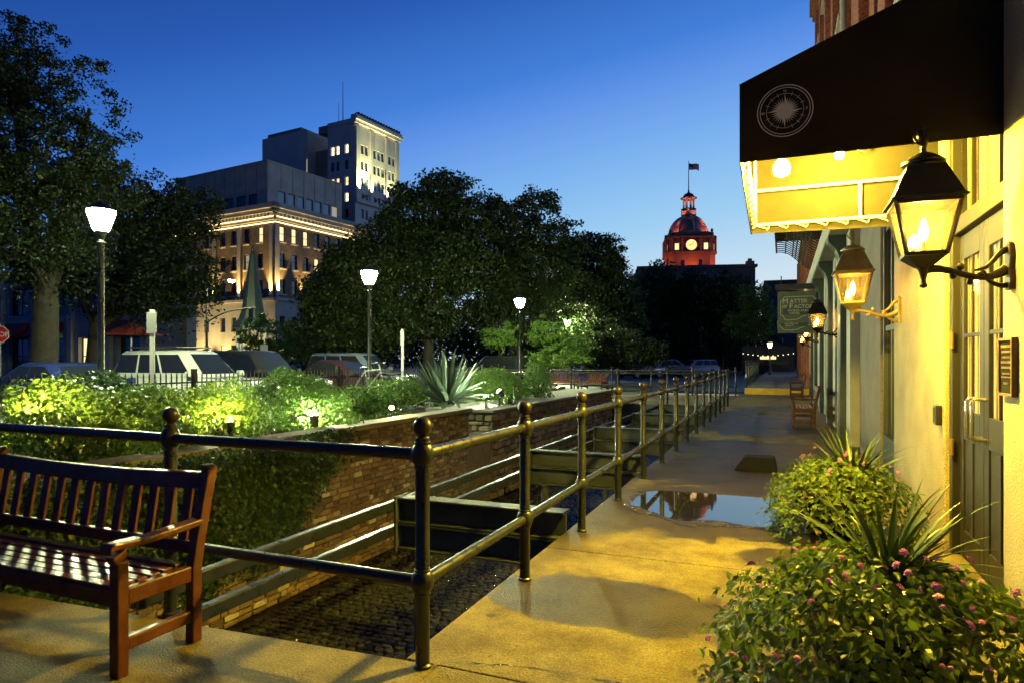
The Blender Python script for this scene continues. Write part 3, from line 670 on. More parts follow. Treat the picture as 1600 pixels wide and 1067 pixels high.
for y in (5.36, 5.50):
    MB().tube([(X, y, .98), (X-.07, y, .98), (X-.085, y, 1.0), (X-.085, y, 1.24), (X-.07, y, 1.26), (X, y, 1.26)], .013, 10).build('handle', 'steel_bright', door, smooth=True, world=True)
for z in (.78, 1.62): MB().tube([(X-.055, 6.085, z), (X-.055, 6.085, z+.13)], .014, 8).build('hinge', 'plaque_gold', door, smooth=True, world=True)
MB().box(X+.012, X+.018, 4.762, 6.098, 2.62, 3.5).build('transom_pane', 'door_glass', door, world=True)
mb = MB()
for y in (5.1, 5.76): mb.box(X+.0, X+.03, y-.025, y+.025, 2.621, 3.499)
mb.build('transom_bar', 'door_paint', door, world=True)
emit('lobby_glow', (1, .76, .24), 1.7)  # glowing sheet close behind the door glass, standing in for the lit interior
MB().box(X+.052, X+.058, 4.77, 6.09, 1.0, 3.49).build('lit_blind', 'lobby_glow', bw, world=True)
mb = MB()
for k in range(6): mb.box(X+.040, X+.046, 4.83+k*.23, 4.85+k*.23, 1.0, 3.49)
mb.build('blind_post', 'cream_paint', bw, world=True)
# dark green window bay
mb = MB().box(WX+.03, WX+.24, 8.73, 9.87, 0, .55).box(WX+.03, WX+.24, 8.73, 8.83, .55, 4.28).box(WX+.03, WX+.24, 9.77, 9.87, .55, 4.28).box(WX+.05, WX+.24, 8.83, 9.77, 3.2, 3.32).box(WX+.05, WX+.24, 8.83, 9.77, 1.9, 1.97).box(WX+.05, WX+.24, 9.27, 9.33, .55, 3.2)
sb = mb.build('shop_window', 'green_paint', bw, world=True, bevel=.006)
MB().box(WX+.08, WX+.09, 8.83, 9.77, .55, 4.2).build('pane', 'glass_dark', sb, world=True)
# cast-iron shopfront pilasters with curved brackets, pale jambs between
for k, y in enumerate((13.65, 17.2, 20.8, 24.4, 27.6)):
    MB().box(1.0, 1.2, y, y+.5, 0, 3.4).build('shop_pilaster', 'green_paint', bw, world=True, bevel=.012)
    prof = [(1.0, 3.3), (.985, 3.45), (.93, 3.6), (.83, 3.72), (.80, 3.76), (.80, 3.86), (1.22, 3.86), (1.22, 3.3)]
    MB().poly([(x, y-.01, z) for x, z in prof], (0, .52, 0)).build('bracket', 'green_paint', bw, world=True, bevel=.006)
    MB().box(1.0, 1.22, y+.52, y+.68, 0, 3.6).build('jamb', 'cream_paint', bw, world=True, bevel=.006)
    MB().box(1.1, 1.26, y-.72, y-.03, 0, 3.85).build('jamb', 'cream_paint', bw, world=True, bevel=.006)
    if k < 4:
        yc = y+2.0; arch = [(1.12, yc-1.3, 3.85)]+[(1.12, yc-1.25*math.cos(math.pi*i/12), 3.05+.62*math.sin(math.pi*i/12)) for i in range(13)]+[(1.12, yc+1.3, 3.85)]
        MB().poly(arch, (.1, 0, 0)).build('arch_panel', 'cream_paint', bw, world=True)
        MB().box(1.24, 1.3, yc-1.25, yc+1.25, 0, 3.1).build('shop_door', 'green_paint' if k != 3 else 'red_sign', bw, world=True)
MB().box(.78, 1.25, 12.31, 28, 3.863, 4.28).build('shop_cornice', 'cream_paint', bw, world=True, bevel=.03)
MB().tube([(1.0, 12.9, 4.5), (1.0, 12.9, 9), ], .06, 10).build('downpipe', 'cream_paint', bw, smooth=True, world=True)
# small things on the piers
pq = empty('wall_plaque', (WX-.001, 4.30, 1.40), label='small bronze plaque with raised lines of text beside the double door', cat='plaque')
py0, py1 = 4.46, 4.60
MB().box(WX-.02, WX-.001, 4.40, 4.62, 1.34, 1.64).build('board', 'plaque_bronze', pq, world=True)
for a in ((4.385, 4.40, 1.325, 1.655), (4.62, 4.635, 1.325, 1.655), (4.40, 4.62, 1.325, 1.34), (4.40, 4.62, 1.64, 1.655)):
    MB().box(WX-.032, WX-.001, *a).build('border', 'plaque_gold', pq, world=True)
r = random.Random(5)
for i, (z, w, h) in enumerate([(1.60, .19, .014), (1.57, .16, .012), (1.54, .13, .010), (1.51, .18, .013), (1.48, .18, .013), (1.447, .12, .010), (1.427, .15, .009), (1.39, .07, .012)]):
    mb = MB(); y = 4.51-w/2
    while y < 4.51+w/2:
        l_ = r.uniform(.006, .012); mb.box(WX-.026, WX-.0205, y, y+l_, z, z+h); y += l_+r.choice((.003, .003, .009))
    mb.build('text_line', 'plaque_gold', pq, world=True)
kp = empty('door_buzzer', (WX+.06, 6.19, 1.0), label='small dark keypad box on the door jamb', cat='keypad')
MB().box(WX-.05, WX-.002, 6.22, 6.32, 1.0, 1.16).build('case', 'plastic_black', kp, world=True, bevel=.008)
MB().box(WX-.054, WX-.0505, 6.235, 6.305, 1.02, 1.14).build('face', 'car_slate', kp, world=True)
# ------------------------------------------------------------------ gas lanterns
def lantern(label, y, zoff=0, metal='lamp_iron', power=110, xoff=.47, s=1.0):
    root = empty('wall_lantern', (WX, y, 1.93+zoff), label=label, cat='lantern', group=None)       # local: wall at x = 0, reaches to -x
    cx = -xoff; zt, zb = .54, .21
    def P(n_, mb, m_=metal, sm=True, bev=0, par=root): return mb.build(n_, m_, par, smooth=sm, bevel=bev)
    sq = lambda prof, n_=4: MB().lathe([(r_*1.414, z) for r_, z in prof], n_, (cx, 0, 0), ph=math.pi/4)
    P('roof', sq([(.205, zt), (.205, zt+.012), (.19, zt+.02), (.105, zt+.225), (.10, zt+.23)]), sm=False)
    P('cap', MB().lathe([(.085, zt+.23), (.09, zt+.245), (.125, zt+.25), (.125, zt+.265), (.10, zt+.285), (.05, zt+.315), (.022, zt+.325), (.015, zt+.35), (.02, zt+.36)], 16, (cx, 0, 0)))
    fin = MB().tube(bezier((cx, 0, zt+.355), (cx+.02, 0, zt+.40), (cx-.03, .0, zt+.44), (cx+.01, 0, zt+.49), 8), [.012, .016, .022, .028, .032, .033, .03, .02, .004], 8)
    fin.tube(bezier((cx, 0, zt+.37), (cx-.03, 0, zt+.39), (cx-.05, 0, zt+.40), (cx-.055, 0, zt+.44), 5), [.01, .01, .009, .008, .006, .003], 6)
    P('finial', fin)
    for sx in (-1, 1):
        for sy in (-1, 1): P('corner_bar', MB().bar((cx+sx*.108, sy*.108, zb), (cx+sx*.176, sy*.176, zt), .02, .02), sm=False)
    for z, h in ((zb, .112), (zt-.012, .178)):
        m2 = MB()
        for sgn in (-1, 1): m2.box(cx-h, cx+h, sgn*h-.008, sgn*h+.008, z-.012, z+.012).box(cx+sgn*h-.008, cx+sgn*h+.008, -h+.008, h-.008, z-.0118, z+.0118)
        P('rim', m2, sm=False)
    a, b = .106, .172
    for dx, dy in ((1, 0), (-1, 0), (0, 1), (0, -1)):
        tx, ty = -dy, dx
        q = [(cx+dx*a+tx*a*s1, dy*a+ty*a*s1, zb+.012) for s1 in (-1, 1)]+[(cx+dx*b+tx*b*s1, dy*b+ty*b*s1, zt-.02) for s1 in (1, -1)]
        P('glass_pane', MB().poly(q, (-dx*.002, -dy*.002, 0)), 'lantern_glass', False)
    P('base', sq([(.112, zb-.013), (.10, zb-.025), (.05, zb-.07), (.03, zb-.085)]), sm=False)
    P('drop', MB().lathe([(.004, 0), (.02, .006), (.024, .018), (.018, .03), (.014, .05), (.026, .10), (.04, .13)], 12, (cx, 0, 0)))
    P('burner', MB().tube([(cx, 0, zb-.01), (cx, 0, zb+.085)], .014, 8).tube([(cx-.05, .03, zb-.01), (cx-.05, .03, zb+.05)], .010, 8), 'lamp_brass')
    P('flame', MB().lathe([(.008, 0), (.024, .03), (.028, .065), (.02, .11), (.004, .15)], 10, (cx, 0, zb+.088)), 'flame')
    P('flame', MB().lathe([(.006, 0), (.014, .02), (.016, .045), (.004, .09)], 8, (cx-.05, .03, zb+.052)), 'flame')
    plate = [(-.02, z) for z in (-.04, .24)]; P('wall_plate', MB().poly([(-.03, -.05, -.03), (-.03, .05, -.03), (-.03, .06, .03), (-.03, .045, .10), (-.03, .06, .17), (-.03, .04, .25), (-.03, 0, .27), (-.03, -.04, .25), (-.03, -.06, .17), (-.03, -.045, .10), (-.03, -.06, .03)], (.03, 0, 0)), sm=False, bev=.006)
    arm = MB().tube(bezier((-.03, 0, .10), (-.18, 0, -.02), (-.30, 0, .14), (cx+.02, 0, .12), 14), [.034, .03, .026, .023, .021, .02, .02, .02, .02, .02, .021, .022, .024, .026, .028], 10)
    arm.tube(bezier((-.03, 0, .22), (-.10, 0, .20), (-.09, 0, .10), (-.20, 0, .10), 8), [.022, .02, .018, .016, .015, .014, .013, .011, .006], 8)
    arm.tube(bezier((-.03, 0, 0), (-.08, 0, -.01), (-.12, 0, .03), (-.15, 0, .055), 6), [.02, .017, .015, .014, .012, .01, .006], 8)
    for x, z, r_ in ((-.16, .075, .028), (-.27, .125, .024), (-.31, .07, .022), (-.22, .03, .022)): arm.ball((x, 0, z), r_, 8, 6)
    P('bracket', arm)
    ld = bpy.data.lights.new('gas_light', 'POINT'); ld.energy = power; ld.color = (1, .62, .14); ld.shadow_soft_size = .04
    lo = bpy.data.objects.new('gas_light', ld); COL.objects.link(lo); lo.parent = root; lo.location = (cx, 0, zb+.19)
    return root
ln1 = lantern('large black gas lantern on the pier beside the double door', 4.48, power=150); ln1.scale = (.92, .92, .92); ln1.location.z = 1.95
lantern('brass-roofed gas lantern on the granite pier past the double door', 8.25, .03, 'lamp_brass', power=50)
lantern('glowing black gas lantern on the shopfront before the hanging sign', 16.3, .10, power=70)
lantern('small gas lantern on the shopfront past the hanging sign', 23.0, .10, power=50)
lantern('far gas lantern on the shopfront next to the yellow step', 27.8, .05, power=50)
# ------------------------------------------------------------------ awning over the door
AX, AY0, AY1 = -.26, 4.67, 6.37
aw = empty('awning', (AX, AY0, 2.68), label='black cloth door awning with a white compass emblem on its side', cat='awning')
def cloth(n_, pts, th): return MB().poly(pts, th).build(n_, 'awning_cloth', aw, world=True)
cloth('side_panel', [(AX, AY0, 2.86), (AX, AY0, 3.38), (WX-.003, AY0, 3.95), (WX+.025, AY0, 3.96), (WX+.025, AY0, 2.86)], (0, .008, 0))
cloth('side_panel', [(AX, AY1, 2.68), (AX, AY1, 3.38), (WX-.003, AY1, 3.95), (WX-.003, AY1, 2.66)], (0, .008, 0))
cloth('front_panel', [(AX-.008, AY0, 2.855), (AX-.008, AY1+.008, 2.675), (AX-.008, AY1+.008, 3.38), (AX-.008, AY0, 3.38)], (.0078, 0, 0))
cloth('top_panel', [(AX-.008, AY0-.004, 3.376), (WX-.003, AY0-.004, 3.947), (WX-.003, AY1+.012, 3.947), (AX-.008, AY1+.012, 3.376)], (-.002, 0, .012))
def pipe(n_, a, b, r_=.014): return MB().tube([a, b], r_, 8).build(n_, 'pipe', aw, smooth=True, world=True)
I = .03
pipe('frame_pipe', (AX+I, AY0+I, 2.93), (AX+I, AY1-I, 2.75)); pipe('frame_pipe', (AX+I, AY1-I, 2.75), (WX-.01, AY1-I, 2.75)); pipe('frame_pipe', (AX+I, AY1-I, 3.06), (WX-.01, AY1-I, 3.06))
pipe('frame_pipe', (.62, AY1-I, 2.76), (.62, AY1-I, 3.06)); pipe('frame_pipe', (AX+I, AY1-I, 2.75), (AX+I, AY1-I, 3.36)); pipe('frame_pipe', (AX+I, AY0+I, 2.93), (AX+I, AY0+I, 3.36))
pipe('frame_pipe', (AX+I, AY0+I, 3.34), (AX+I, AY1-I, 3.34)); pipe('frame_pipe', (AX+I, AY0+.06, 3.12), (.65, AY1-.1, 3.30), .011)
for k in range(9):
    x = AX+.12+k*.16; MB().tube([(x-.11, AY1-.045, 2.755), (x, AY1-.022, 2.715), (x+.012, AY1-.02, 2.705), (x+.024, AY1-.022, 2.715), (x+.03, AY1-.045, 2.755)], .005, 6).build('lacing', 'pipe', aw, world=True)
for k in range(13):
    y = AY0+.10+k*.125; z = 2.93-.18*(y-AY0-.03)/1.64; MB().tube([(AX+.045, y, z+.01), (AX+.012, y+.04, z-.04), (AX+.045, y+.08, z)], .006, 6).build('lacing', 'pipe', aw, world=True)
# compass emblem printed on the near side
ec = Vector((.015, AY0-.003, 3.17))
em = empty('emblem', ec); em.parent = aw; em.matrix_parent_inverse = inv_of(aw)
def ring(r0, r1, n=48):
    V = [(r*math.cos(2*math.pi*i/n), 0, r*math.sin(2*math.pi*i/n)) for r in (r0, r1) for i in range(n)]
    return MB().add(V, [(i, (i+1) % n, n+(i+1) % n, n+i) for i in range(n)])
for r0, r1 in ((.166, .172), (.150, .1545), (.112, .1145)): ring(r0, r1).build('ring', 'emblem', em)
star = MB()
for i in range(32):
    a = 2*math.pi*i/32; L_ = .112 if i % 8 == 0 else .088; w = .018 if i % 8 == 0 else .008
    u = Vector((math.sin(a), 0, math.cos(a))); v = Vector((math.cos(a), 0, -math.sin(a)))
    u = u+Vector((0, -.0004*(1+i%3)-(.0016 if i % 8 == 0 else 0), 0))
    if i % 8 == 0: star.add([u*.0, u*.022+v*w, u*L_, ], [(0, 1, 2)]); star.add([v*.003-u*.01, v*.006, u*L_, u*.022-v*.005], [(0, 1, 2, 3)])
    else: star.add([u*.018-v*w*.6, u*.05-v*w*.55, u*L_, u*.05+v*w*.55, u*.018+v*w*.6], [(0, 1, 2, 3, 4)])
star.build('star', 'emblem', em); MB().add([(.02*math.cos(i*R(30)), -.0035, .02*math.sin(i*R(30))) for i in range(12)], [tuple(range(12))]).build('star_centre', 'emblem', em)
for i in range(16):
    if i % 4: a = 2*math.pi*i/16; u = Vector((math.sin(a), 0, math.cos(a))); v = Vector((math.cos(a), 0, -math.sin(a)))*.0012; MB().quad(u*.10-v, u*.128-v, u*.128+v, u*.10+v).build('tick', 'emblem', em)
for ch, x, z in (('N', 0, .122), ('E', .132, -.008), ('W', -.134, -.010)):
    o = link('letter', text_mesh(ch, .024, .0005), 'emblem', em); o.location = (x, 0, z); o.rotation_euler = (R(90), 0, 0)
for nm, p, r_, lab in (('awning_lamp', (-.005, 5.15, 2.925), .058, 'large glaring bulb near the outer corner inside the awning'), ('awning_lamp', (.43, 5.95, 3.20), .035, 'smaller glaring bulb deeper inside the awning')):
    lp = empty(nm, p, label=lab, cat='lamp')
    MB().lathe([(r_*.4, -.0), (r_*.85, .25*r_), (r_, .9*r_), (r_*.85, 1.5*r_), (r_*.45, 2*r_)], 14, (0, 0, -r_)).build('bulb', 'bulb', lp, smooth=True)
    MB().tube([(0, 0, r_), (0, 0, r_+.09)], .02, 8).build('socket', 'plastic_black', lp, smooth=True)
    MB().tube([(0, 0, r_+.09), (0, 0, 3.385-p[2]+.39*(p[0]-AX))], .006, 6).build('stem', 'plastic_black', lp)
# ------------------------------------------------------------------ ogee iron canopy frame on the upper front
ic = empty('iron_canopy', (.5, 18, 4.3), label='wavy black iron canopy frame above the shopfront', cat='canopy')
def ogee(y): return bezier((-.17, y, 5.02), (.45, y, 5.05), (.45, y, 4.36), (1.18, y, 4.34), 12)
for k in range(24): MB().tube(ogee(14.2+k*.38), .016, 6).build('rod', 'dark_iron', ic, world=True)
for i in (0, 2, 4, 5, 6, 7, 8, 10):
    a = ogee(14.1)[i]; MB().bar(a, (a.x, 23.1, a.z), .035, .02).build('slat', 'dark_iron', ic, world=True)
MB().box(-.20, -.185, 14.0, 23.1, 4.98, 5.4).build('fascia', 'dark_iron', ic, world=True)
MB().box(-.18, 1.28, 14.0, 23.1, 5.38, 5.43).build('deck', 'dark_iron', ic, world=True)
# ------------------------------------------------------------------ hanging shop sign
ss = empty('shop_sign', (.48, 21.4, 2.3), label='green hanging shop sign board reading Matter of Factors', cat='sign')
MB().box(-.13, 1.05, 21.4, 21.46, 2.32, 3.58).build('board', 'sign_board', ss, world=True, bevel=.008)
MB().bar((-.2, 21.43, 3.72), (1.2, 21.43, 3.72), .12, .16).build('hanging_beam', 'dark_iron', ss, world=True)
for x in (.05, .85): MB().tube([(x, 21.43, 3.58), (x, 21.43, 3.66)], .012, 6).build('hook', 'dark_iron', ss, world=True)
bd = [(-.05, 3.30), (.02, 3.32), (.05, 3.42), (.84, 3.42), (.90, 3.34), (.98, 3.32), (.98, 2.98), (.80, 2.88), (.60, 2.84), (.40, 2.74), (.15, 2.72), (.06, 2.74), (.03, 2.84), (-.05, 2.88)]
for a, b in zip(bd, bd[1:]+bd[:1]): MB().bar((a[0], 21.396, a[1]), (b[0], 21.396, b[1]), .006, .014).build('border', 'sign_letter', ss, world=True)
for a, b in (((-.08, 2.56), (.05, 2.42)), ((.05, 2.42), (.35, 2.42)), ((.35, 2.42), (.7, 2.56)), ((.7, 2.56), (1.0, 2.6))): MB().bar((a[0], 21.396, a[1]), (b[0], 21.396, b[1]), .006, .014).build('border', 'sign_letter', ss, world=True)
MB().box(.03, .93, 21.392, 21.398, 2.88, 3.06).build('panel', 'sign_dark', ss, world=True)
MB().box(-.05, .7, 21.392, 21.398, 2.52, 2.64).build('panel', 'sign_dark', ss, world=True)
for t, x, z, s in (('M', .08, 3.22, .22), ('ATTER', .45, 3.23, .165), ('OF', .06, 3.09, .11), ('F', .24, 3.06, .22), ('ACTORS', .62, 3.07, .155), ('WORDS AND', .42, 2.97, .09), ('TASTES', .33, 2.89, .09), ('MATTERS OF', .25, 2.59, .065), ('RIVER ST', .2, 2.53, .06)):
    o = link('lettering', text_mesh(t, s, .003), 'sign_letter', ss, world=True); o.location = (x, 21.388, z); o.rotation_euler = (R(90), 0, 0)
# ------------------------------------------------------------------ farther brick building and back street on the right
fb = empty('brick_building', (5, 42, 0), label='dark low brick building past the hanging sign with an iron fire escape', cat='building')
mb = MB(); hs = facade(mb, (1.15, 56, 0), D, 27.8, 8.6, [(1+3*k, 2.1+3*k) for k in range(9)], [(.9, 3.0), (4.6, 6.8)], .2)
mb.box(1.4, 9, 28.2, 56, -.02, 8.6); mb.build('wall', 'wall_brick', fb, world=True)
for ci, ri, a, b, c, d in hs: put_window(fb, (1.15, 56, 0), D, a, b, c, d, .2, 'frame_dark', 'glass_dark' if (ci, ri) != (6, 0) else 'win_dim', (2, 3))
MB().box(-.1, 1.14, 33, 46, 4.2, 4.35).build('balcony_floor', 'dark_iron', fb, world=True)
for k in range(14): MB().tube([(-.05, 33.05+k, 4.35), (-.05, 33.05+k, 5.4)], .02, 6).build('baluster', 'dark_iron', fb, world=True)
for z in (4.85, 5.4): MB().tube([(-.05, 33, z), (-.05, 46, z)], .025, 6).build('balcony_rail', 'dark_iron', fb, world=True)
for k in range(9): MB().box(1.0, 1.148, 28.6+3*k, 29.1+3*k, 0, 8.6).build('pilaster', 'wall_brick', fb, world=True)
# ------------------------------------------------------------------ garden planting
NR = np.random.default_rng(5)
def shell_points(n, c, rad, rng, lump=.16, thick=.16, floor=None, seed=0):
    v = rng.normal(size=(n, 3)); v /= np.linalg.norm(v, axis=1)[:, None]
    ph = seed*1.7
    k = 1+lump*(np.sin(4*v[:, 0]+5*v[:, 1]+ph)+.7*np.sin(7*v[:, 2]-6*v[:, 0]+2*ph)+.5*np.sin(13*v[:, 1]+11*v[:, 2]+ph))/1.6
    r = k*(1-np.abs(rng.normal(0, thick, n)))
    r = np.where(rng.random(n) < .06, r+rng.random(n)*.18, r)
    P = np.array(c)+v*r[:, None]*np.array(rad)
    if floor is not None: ok = P[:, 2] > floor; P, v = P[ok], v[ok]
    return P, v
def bush(label, c, rad, n, size, seed, m_='bush_leaf', floor=None, lump=.2, group=None, cat='bush', base_z=None):
    rng = np.random.default_rng(seed); bz = base_z if base_z is not None else GT-.06
    root = empty('bush', (c[0], c[1], bz), label=label, cat=cat, group=group)
    P, v = shell_points(n, c, rad, rng, lump, .14, floor if floor is not None else bz, seed)
    link('foliage', leaf_cloud('foliage', P, size, rng, .55, v, .5), m_, root, world=True)
    mb = MB()
    for i in range(14):
        q = P[rng.integers(len(P))]; q = Vector(c)+(Vector(q)-Vector(c))*.8; b0 = Vector((c[0]+rng.uniform(-.1, .1), c[1]+rng.uniform(-.1, .1), bz))
        mb.tube([b0, b0.lerp(q, .5)+Vector((0, 0, .1)), q], [.02, .014, .005], 5)
    mb.build('stem', 'bark', root, world=True)
    return root
bush('broad lit bush spilling over the garden wall behind the near bench', (-6.9, 3.0, .70), (1.15, 1.2, .58), 15000, .055, 1)
bush('yellow-lit bush with the warm floodlight at its foot', (-7.0, 4.7, .70), (1.2, 1.0, .57), 11000, .066, 2, 'lit_leaf')
bush('dense green bush with a pair of small floodlights at its foot', (-7.1, 6.2, .70), (1.2, 1.0, .54), 14000, .052, 3)
bush('bush against the picket fence before the parked navy car', (-9.0, 6.0, .72), (1.2, 1.6, .54), 10000, .075, 4, 'ivy_leaf')
bush('upright bush beside the white floodlight, hiding the front of the white car', (-7.9, 9.0, .76), (.8, .75, .58), 9000, .055, 5)
bush('loose low bush beside the white floodlight at the wall top', (-6.6, 7.9, .66), (.75, .7, .45), 7000, .05, 6)
bush('small bush beside the leaning bicycle', (-8.4, 12.0+1.2, .62), (.8, .7, .48), 6000, .06, 7)
bush('low bush left of the agave', (-7.3, 10.3, .60), (.7, .8, .42), 6000, .055, 17)
bush('neatly rounded hedge bush right behind the agave', (-7.3, 16.2, .72), (.9, 1.0, .60), 14000, .05, 8, lump=.03, base_z=.4)
bush('narrow dark shrub at the wall end close to the footbridge', (-6.5, 17.6, .8), (.45, .5, .62), 5000, .05, 9, base_z=.4)
# ivy hanging over the brick wall
rng = np.random.default_rng(12); n = 34000
y = rng.uniform(1.9, 7.1, n); t = rng.random(n); low = np.interp(y, [1.9, 3.3, 5.0, 5.9, 6.5, 7.1], [-.35, -.45, -.75, -.70, -.25, .48])+.12*np.sin(y*6)+.07*np.sin(y*17)
z = .62-(0.62-low)*t; thick = .30*(1-t)**.6*(1+.35*np.sin(y*4.1+z*3))+.03
x = PX0+.03+thick*rng.random(n)**.5*np.clip((7.1-y)/.9, .25, 1); y = y+rng.normal(0, .10, n)*(1+1.5*(y > 5.2)); z = z-np.abs(rng.normal(0, .09, n))
P = np.stack([x, y, z], 1); N_ = np.stack([np.ones(n)*.9, np.zeros(n), .5*np.ones(n)], 1)
iv = empty('ivy', (PX0, 4.5, PZ), label='curtain of dark green ivy hanging down the brick garden wall', cat='ivy')
link('foliage', leaf_cloud('foliage', P, .05, rng, .7, N_, .55), 'ivy_leaf', iv, world=True)
mb = MB()
for k in range(12): yy = 2.3+k*.38; mb.tube([(PX0+.03, yy, .55), (PX0+.04, yy+.1, .1), (PX0+.04, yy+.02, -.35)], .008, 5)
mb.build('vine', 'bark', iv, world=True)
# tufts of grass on the beds
rng = np.random.default_rng(3); n = 5000
P = np.stack([rng.uniform(-9.5, PX0-.35, n), rng.uniform(7.8, 19, n), np.zeros(n)], 1); P = P[((P[:, 1] < 11.2) | (P[:, 1] > 12.7))]; n = len(P)
P[:, 2] = np.where(P[:, 1] < 12, GT-.06, .40); keep = np.sin(P[:, 0]*3.1)+np.sin(P[:, 1]*2.3)+rng.normal(0, .5, n) > .3; P = P[keep]; n = len(P)
h = rng.uniform(.08, .22, n); a = rng.uniform(0, 6.28, n); dx = np.stack([np.cos(a), np.sin(a), np.zeros(n)], 1)*.008; tip = np.stack([rng.normal(0, .05, n), rng.normal(0, .05, n), h], 1)
V = np.empty((n, 4, 3)); V[:, 0] = P-dx; V[:, 1] = P+dx; V[:, 2] = P+tip+dx*.2; V[:, 3] = P+tip-dx*.2
o = link('grass', npmesh('grass', V.reshape(-1, 3), np.arange(4*n).reshape(n, 4)), 'grass_blade'); tag(o, 'tufts of grass growing on the garden bed', 'grass', kind='stuff')
# agave
AG = [blade_mesh(40+i, 1, .075, d_, 'agave_leaf', 9, 'agave_leaf', .5, .45) for i, d_ in enumerate((.02, .10, .25, .55, .95))]
ag = empty('agave', (-7.15, 13.35, .42), label='big grey-green agave with sword-like leaves on the garden bed', cat='agave')
r = random.Random(9)
for i in range(46):
    t = i/45; el = R(86-70*t**1.2+r.uniform(-6, 6)); a = i*2.399+r.uniform(-.2, .2); L_ = (1.25-.12*t)*r.uniform(.85, 1.1)
    o = link('leaf', AG[min(4, int(t*4.2+r.uniform(0, .9)))], None, ag); o.rotation_euler = (0, -el, a); o.scale = (L_, L_*1.05, L_); o.location = (.10*math.cos(a), .10*math.sin(a), .10)
MB().lathe([(.16, 0), (.15, .1), (.1, .25)], 12).build('stem', 'agave_leaf', ag, smooth=True)
# ------------------------------------------------------------------ garden floodlights
def floodlight(label, p, aim, m_, r_=.05, ground=None):
    p = Vector(p); g0 = ground if ground is not None else GT-.06
    root = empty('floodlight', (p.x, p.y, g0), label=label, cat='floodlight')
    d = Vector(aim).normalized(); q = d.to_track_quat('Z', 'Y').to_matrix().to_4x4(); q.translation = p-Vector((0, 0, 0))
    loc = Matrix.Translation(-Vector((p.x, p.y, g0))) @ q
    def P(n_, mb, mm): mb.v = [tuple(loc @ Vector(v)) for v in mb.v]; return mb.build(n_, mm, root, smooth=True)
    P('housing', MB().lathe([(r_*.5, -.14), (r_*.8, -.12), (r_*1.0, -.02), (r_*1.12, .0), (r_*1.12, .012), (r_*.98, .006)], 14), 'plastic_black')
    P('lens', MB().lathe([(r_*.97, .008), (r_*.9, r_*.35), (r_*.6, r_*.75), (.001, r_*.92)], 14), m_)
    MB().tube([(0, 0, 0), (0, 0, p.z-g0-.04)], .012, 6).build('stake', 'plastic_black', root)
    return root
def FW(px, py, d): return W(px, py, d)
floodlight('warm floodlight in the bush over the near bench', FW(62, 668, 6.4), (-.5, .3, .6), 'flood_warm', .07)
floodlight('left one of the twin warm floodlights under the dense bush', FW(338, 660, 7.9), (-.5, -.1, .7), 'flood_warm', .045)
floodlight('right one of the twin warm floodlights under the dense bush', FW(360, 661, 7.8), (-.3, .3, .7), 'flood_warm', .04)
floodlight('white floodlight at the wall top where the ivy ends', FW(491, 652, 9.0), (-.35, .35, .85), 'flood_white', .06)
floodlight('warm spotlight on the wall top before the agave', FW(612, 637, 11.2), (.55, -.62, .55), 'flood_warm', .035)
floodlight('white floodlight in the grass tuft beside the agave', FW(781, 612, 14.9), (-.7, .1, .7), 'flood_white', .06, .4)
floodlight('small white spotlight at the foot of the agave', FW(759, 619, 14.3), (-.75, -.3, .6), 'flood_white', .03, .4)
floodlight('yellow floodlight in the grass beside the two far red benches', FW(872, 604, 33.5), (-.3, -.5, .7), 'flood_warm', .035, 0.)
# grassy tuft lit beside the agave
rng = np.random.default_rng(8); tf = empty('grass_tuft', (-6.0, 14.2, .4), label='bright tuft of long grass around the white floodlight', cat='grass tuft')
for i in range(60):
    a = rng.uniform(0, 6.28); o = link('grass_leaf', YUC[i % 5], None, tf); s = rng.uniform(.25, .5); o.scale = (s, .5, s); o.rotation_euler = (0, -R(rng.uniform(35, 85)), a); o.location = (rng.uniform(-.2, .2), rng.uniform(-.2, .25), 0)
# ------------------------------------------------------------------ picket fence
fe = empty('picket_fence', (-10.5, 12, .12), label='black iron picket fence between the garden and the parked cars', cat='fence')
pk = MB().box(-.009, .009, -.009, .009, 0, 1.14).lathe([(.013, 1.14), (.001, 1.20)], 4).mesh('picket'); pk.materials.append(MATS['dark_iron'])
for k in range(150):
    o = link('picket', pk, None, fe, world=True); o.location = (-10.5, 5.0+k*.115, .12)
for z in (.28, 1.10): MB().box(-10.512, -10.488, 4.9, 22.4, z-.015, z+.015).build('fence_rail', 'dark_iron', fe, world=True)
for y in (4.9, 9.3, 13.7, 18.1, 22.4): MB().box(-10.54, -10.46, y-.04, y+.04, .12, 1.36).build('fence_post', 'dark_iron', fe, world=True)
# ------------------------------------------------------------------ street lamps
def street_lamp(label, p, h=4.2, m_='street_glow', k=.88):
    root = empty('street_lamp', (p[0], p[1], p[2] if len(p) > 2 else 0), label=label, cat='street lamp', group=None)
    MB().lathe([(.16, 0), (.16, .1), (.12, .14), (.10, .5), (.11, .55), (.065, .62), (.055, h-.55), (.075, h-.52), (.05, h-.46), (.10, h-.34), (.12, h-.3)], 14).build('pole', 'rail_paint', root, smooth=True)
    MB().lathe([(.13*k, h-.298), (.17*k, h-.26), (.29*k, h+.05), (.27*k, h+.10)], 10).build('globe', m_, root, smooth=True)
    MB().lathe([(.30*k, h+.102), (.27*k, h+.14), (.10, h+.24), (.03, h+.28), (.005, h+.36)], 12).build('cap', 'dark_iron', root, smooth=True)
    return root
street_lamp('bright lamp on a green pole rising from the bushes before the oak', (*W(158, 0, 12.7)[:2], .12))
street_lamp('lit lamp on a dark pole behind the picket fence near the agave', (*W(577, 0, 20.6)[:2], 0))
street_lamp('lit lamp on a thin pole at the end of the footbridge', (*W(812, 0, 30.)[:2], 0))
street_lamp('distant lit lamp above the small bright tree', (*W(886, 0, 46.)[:2], 0))
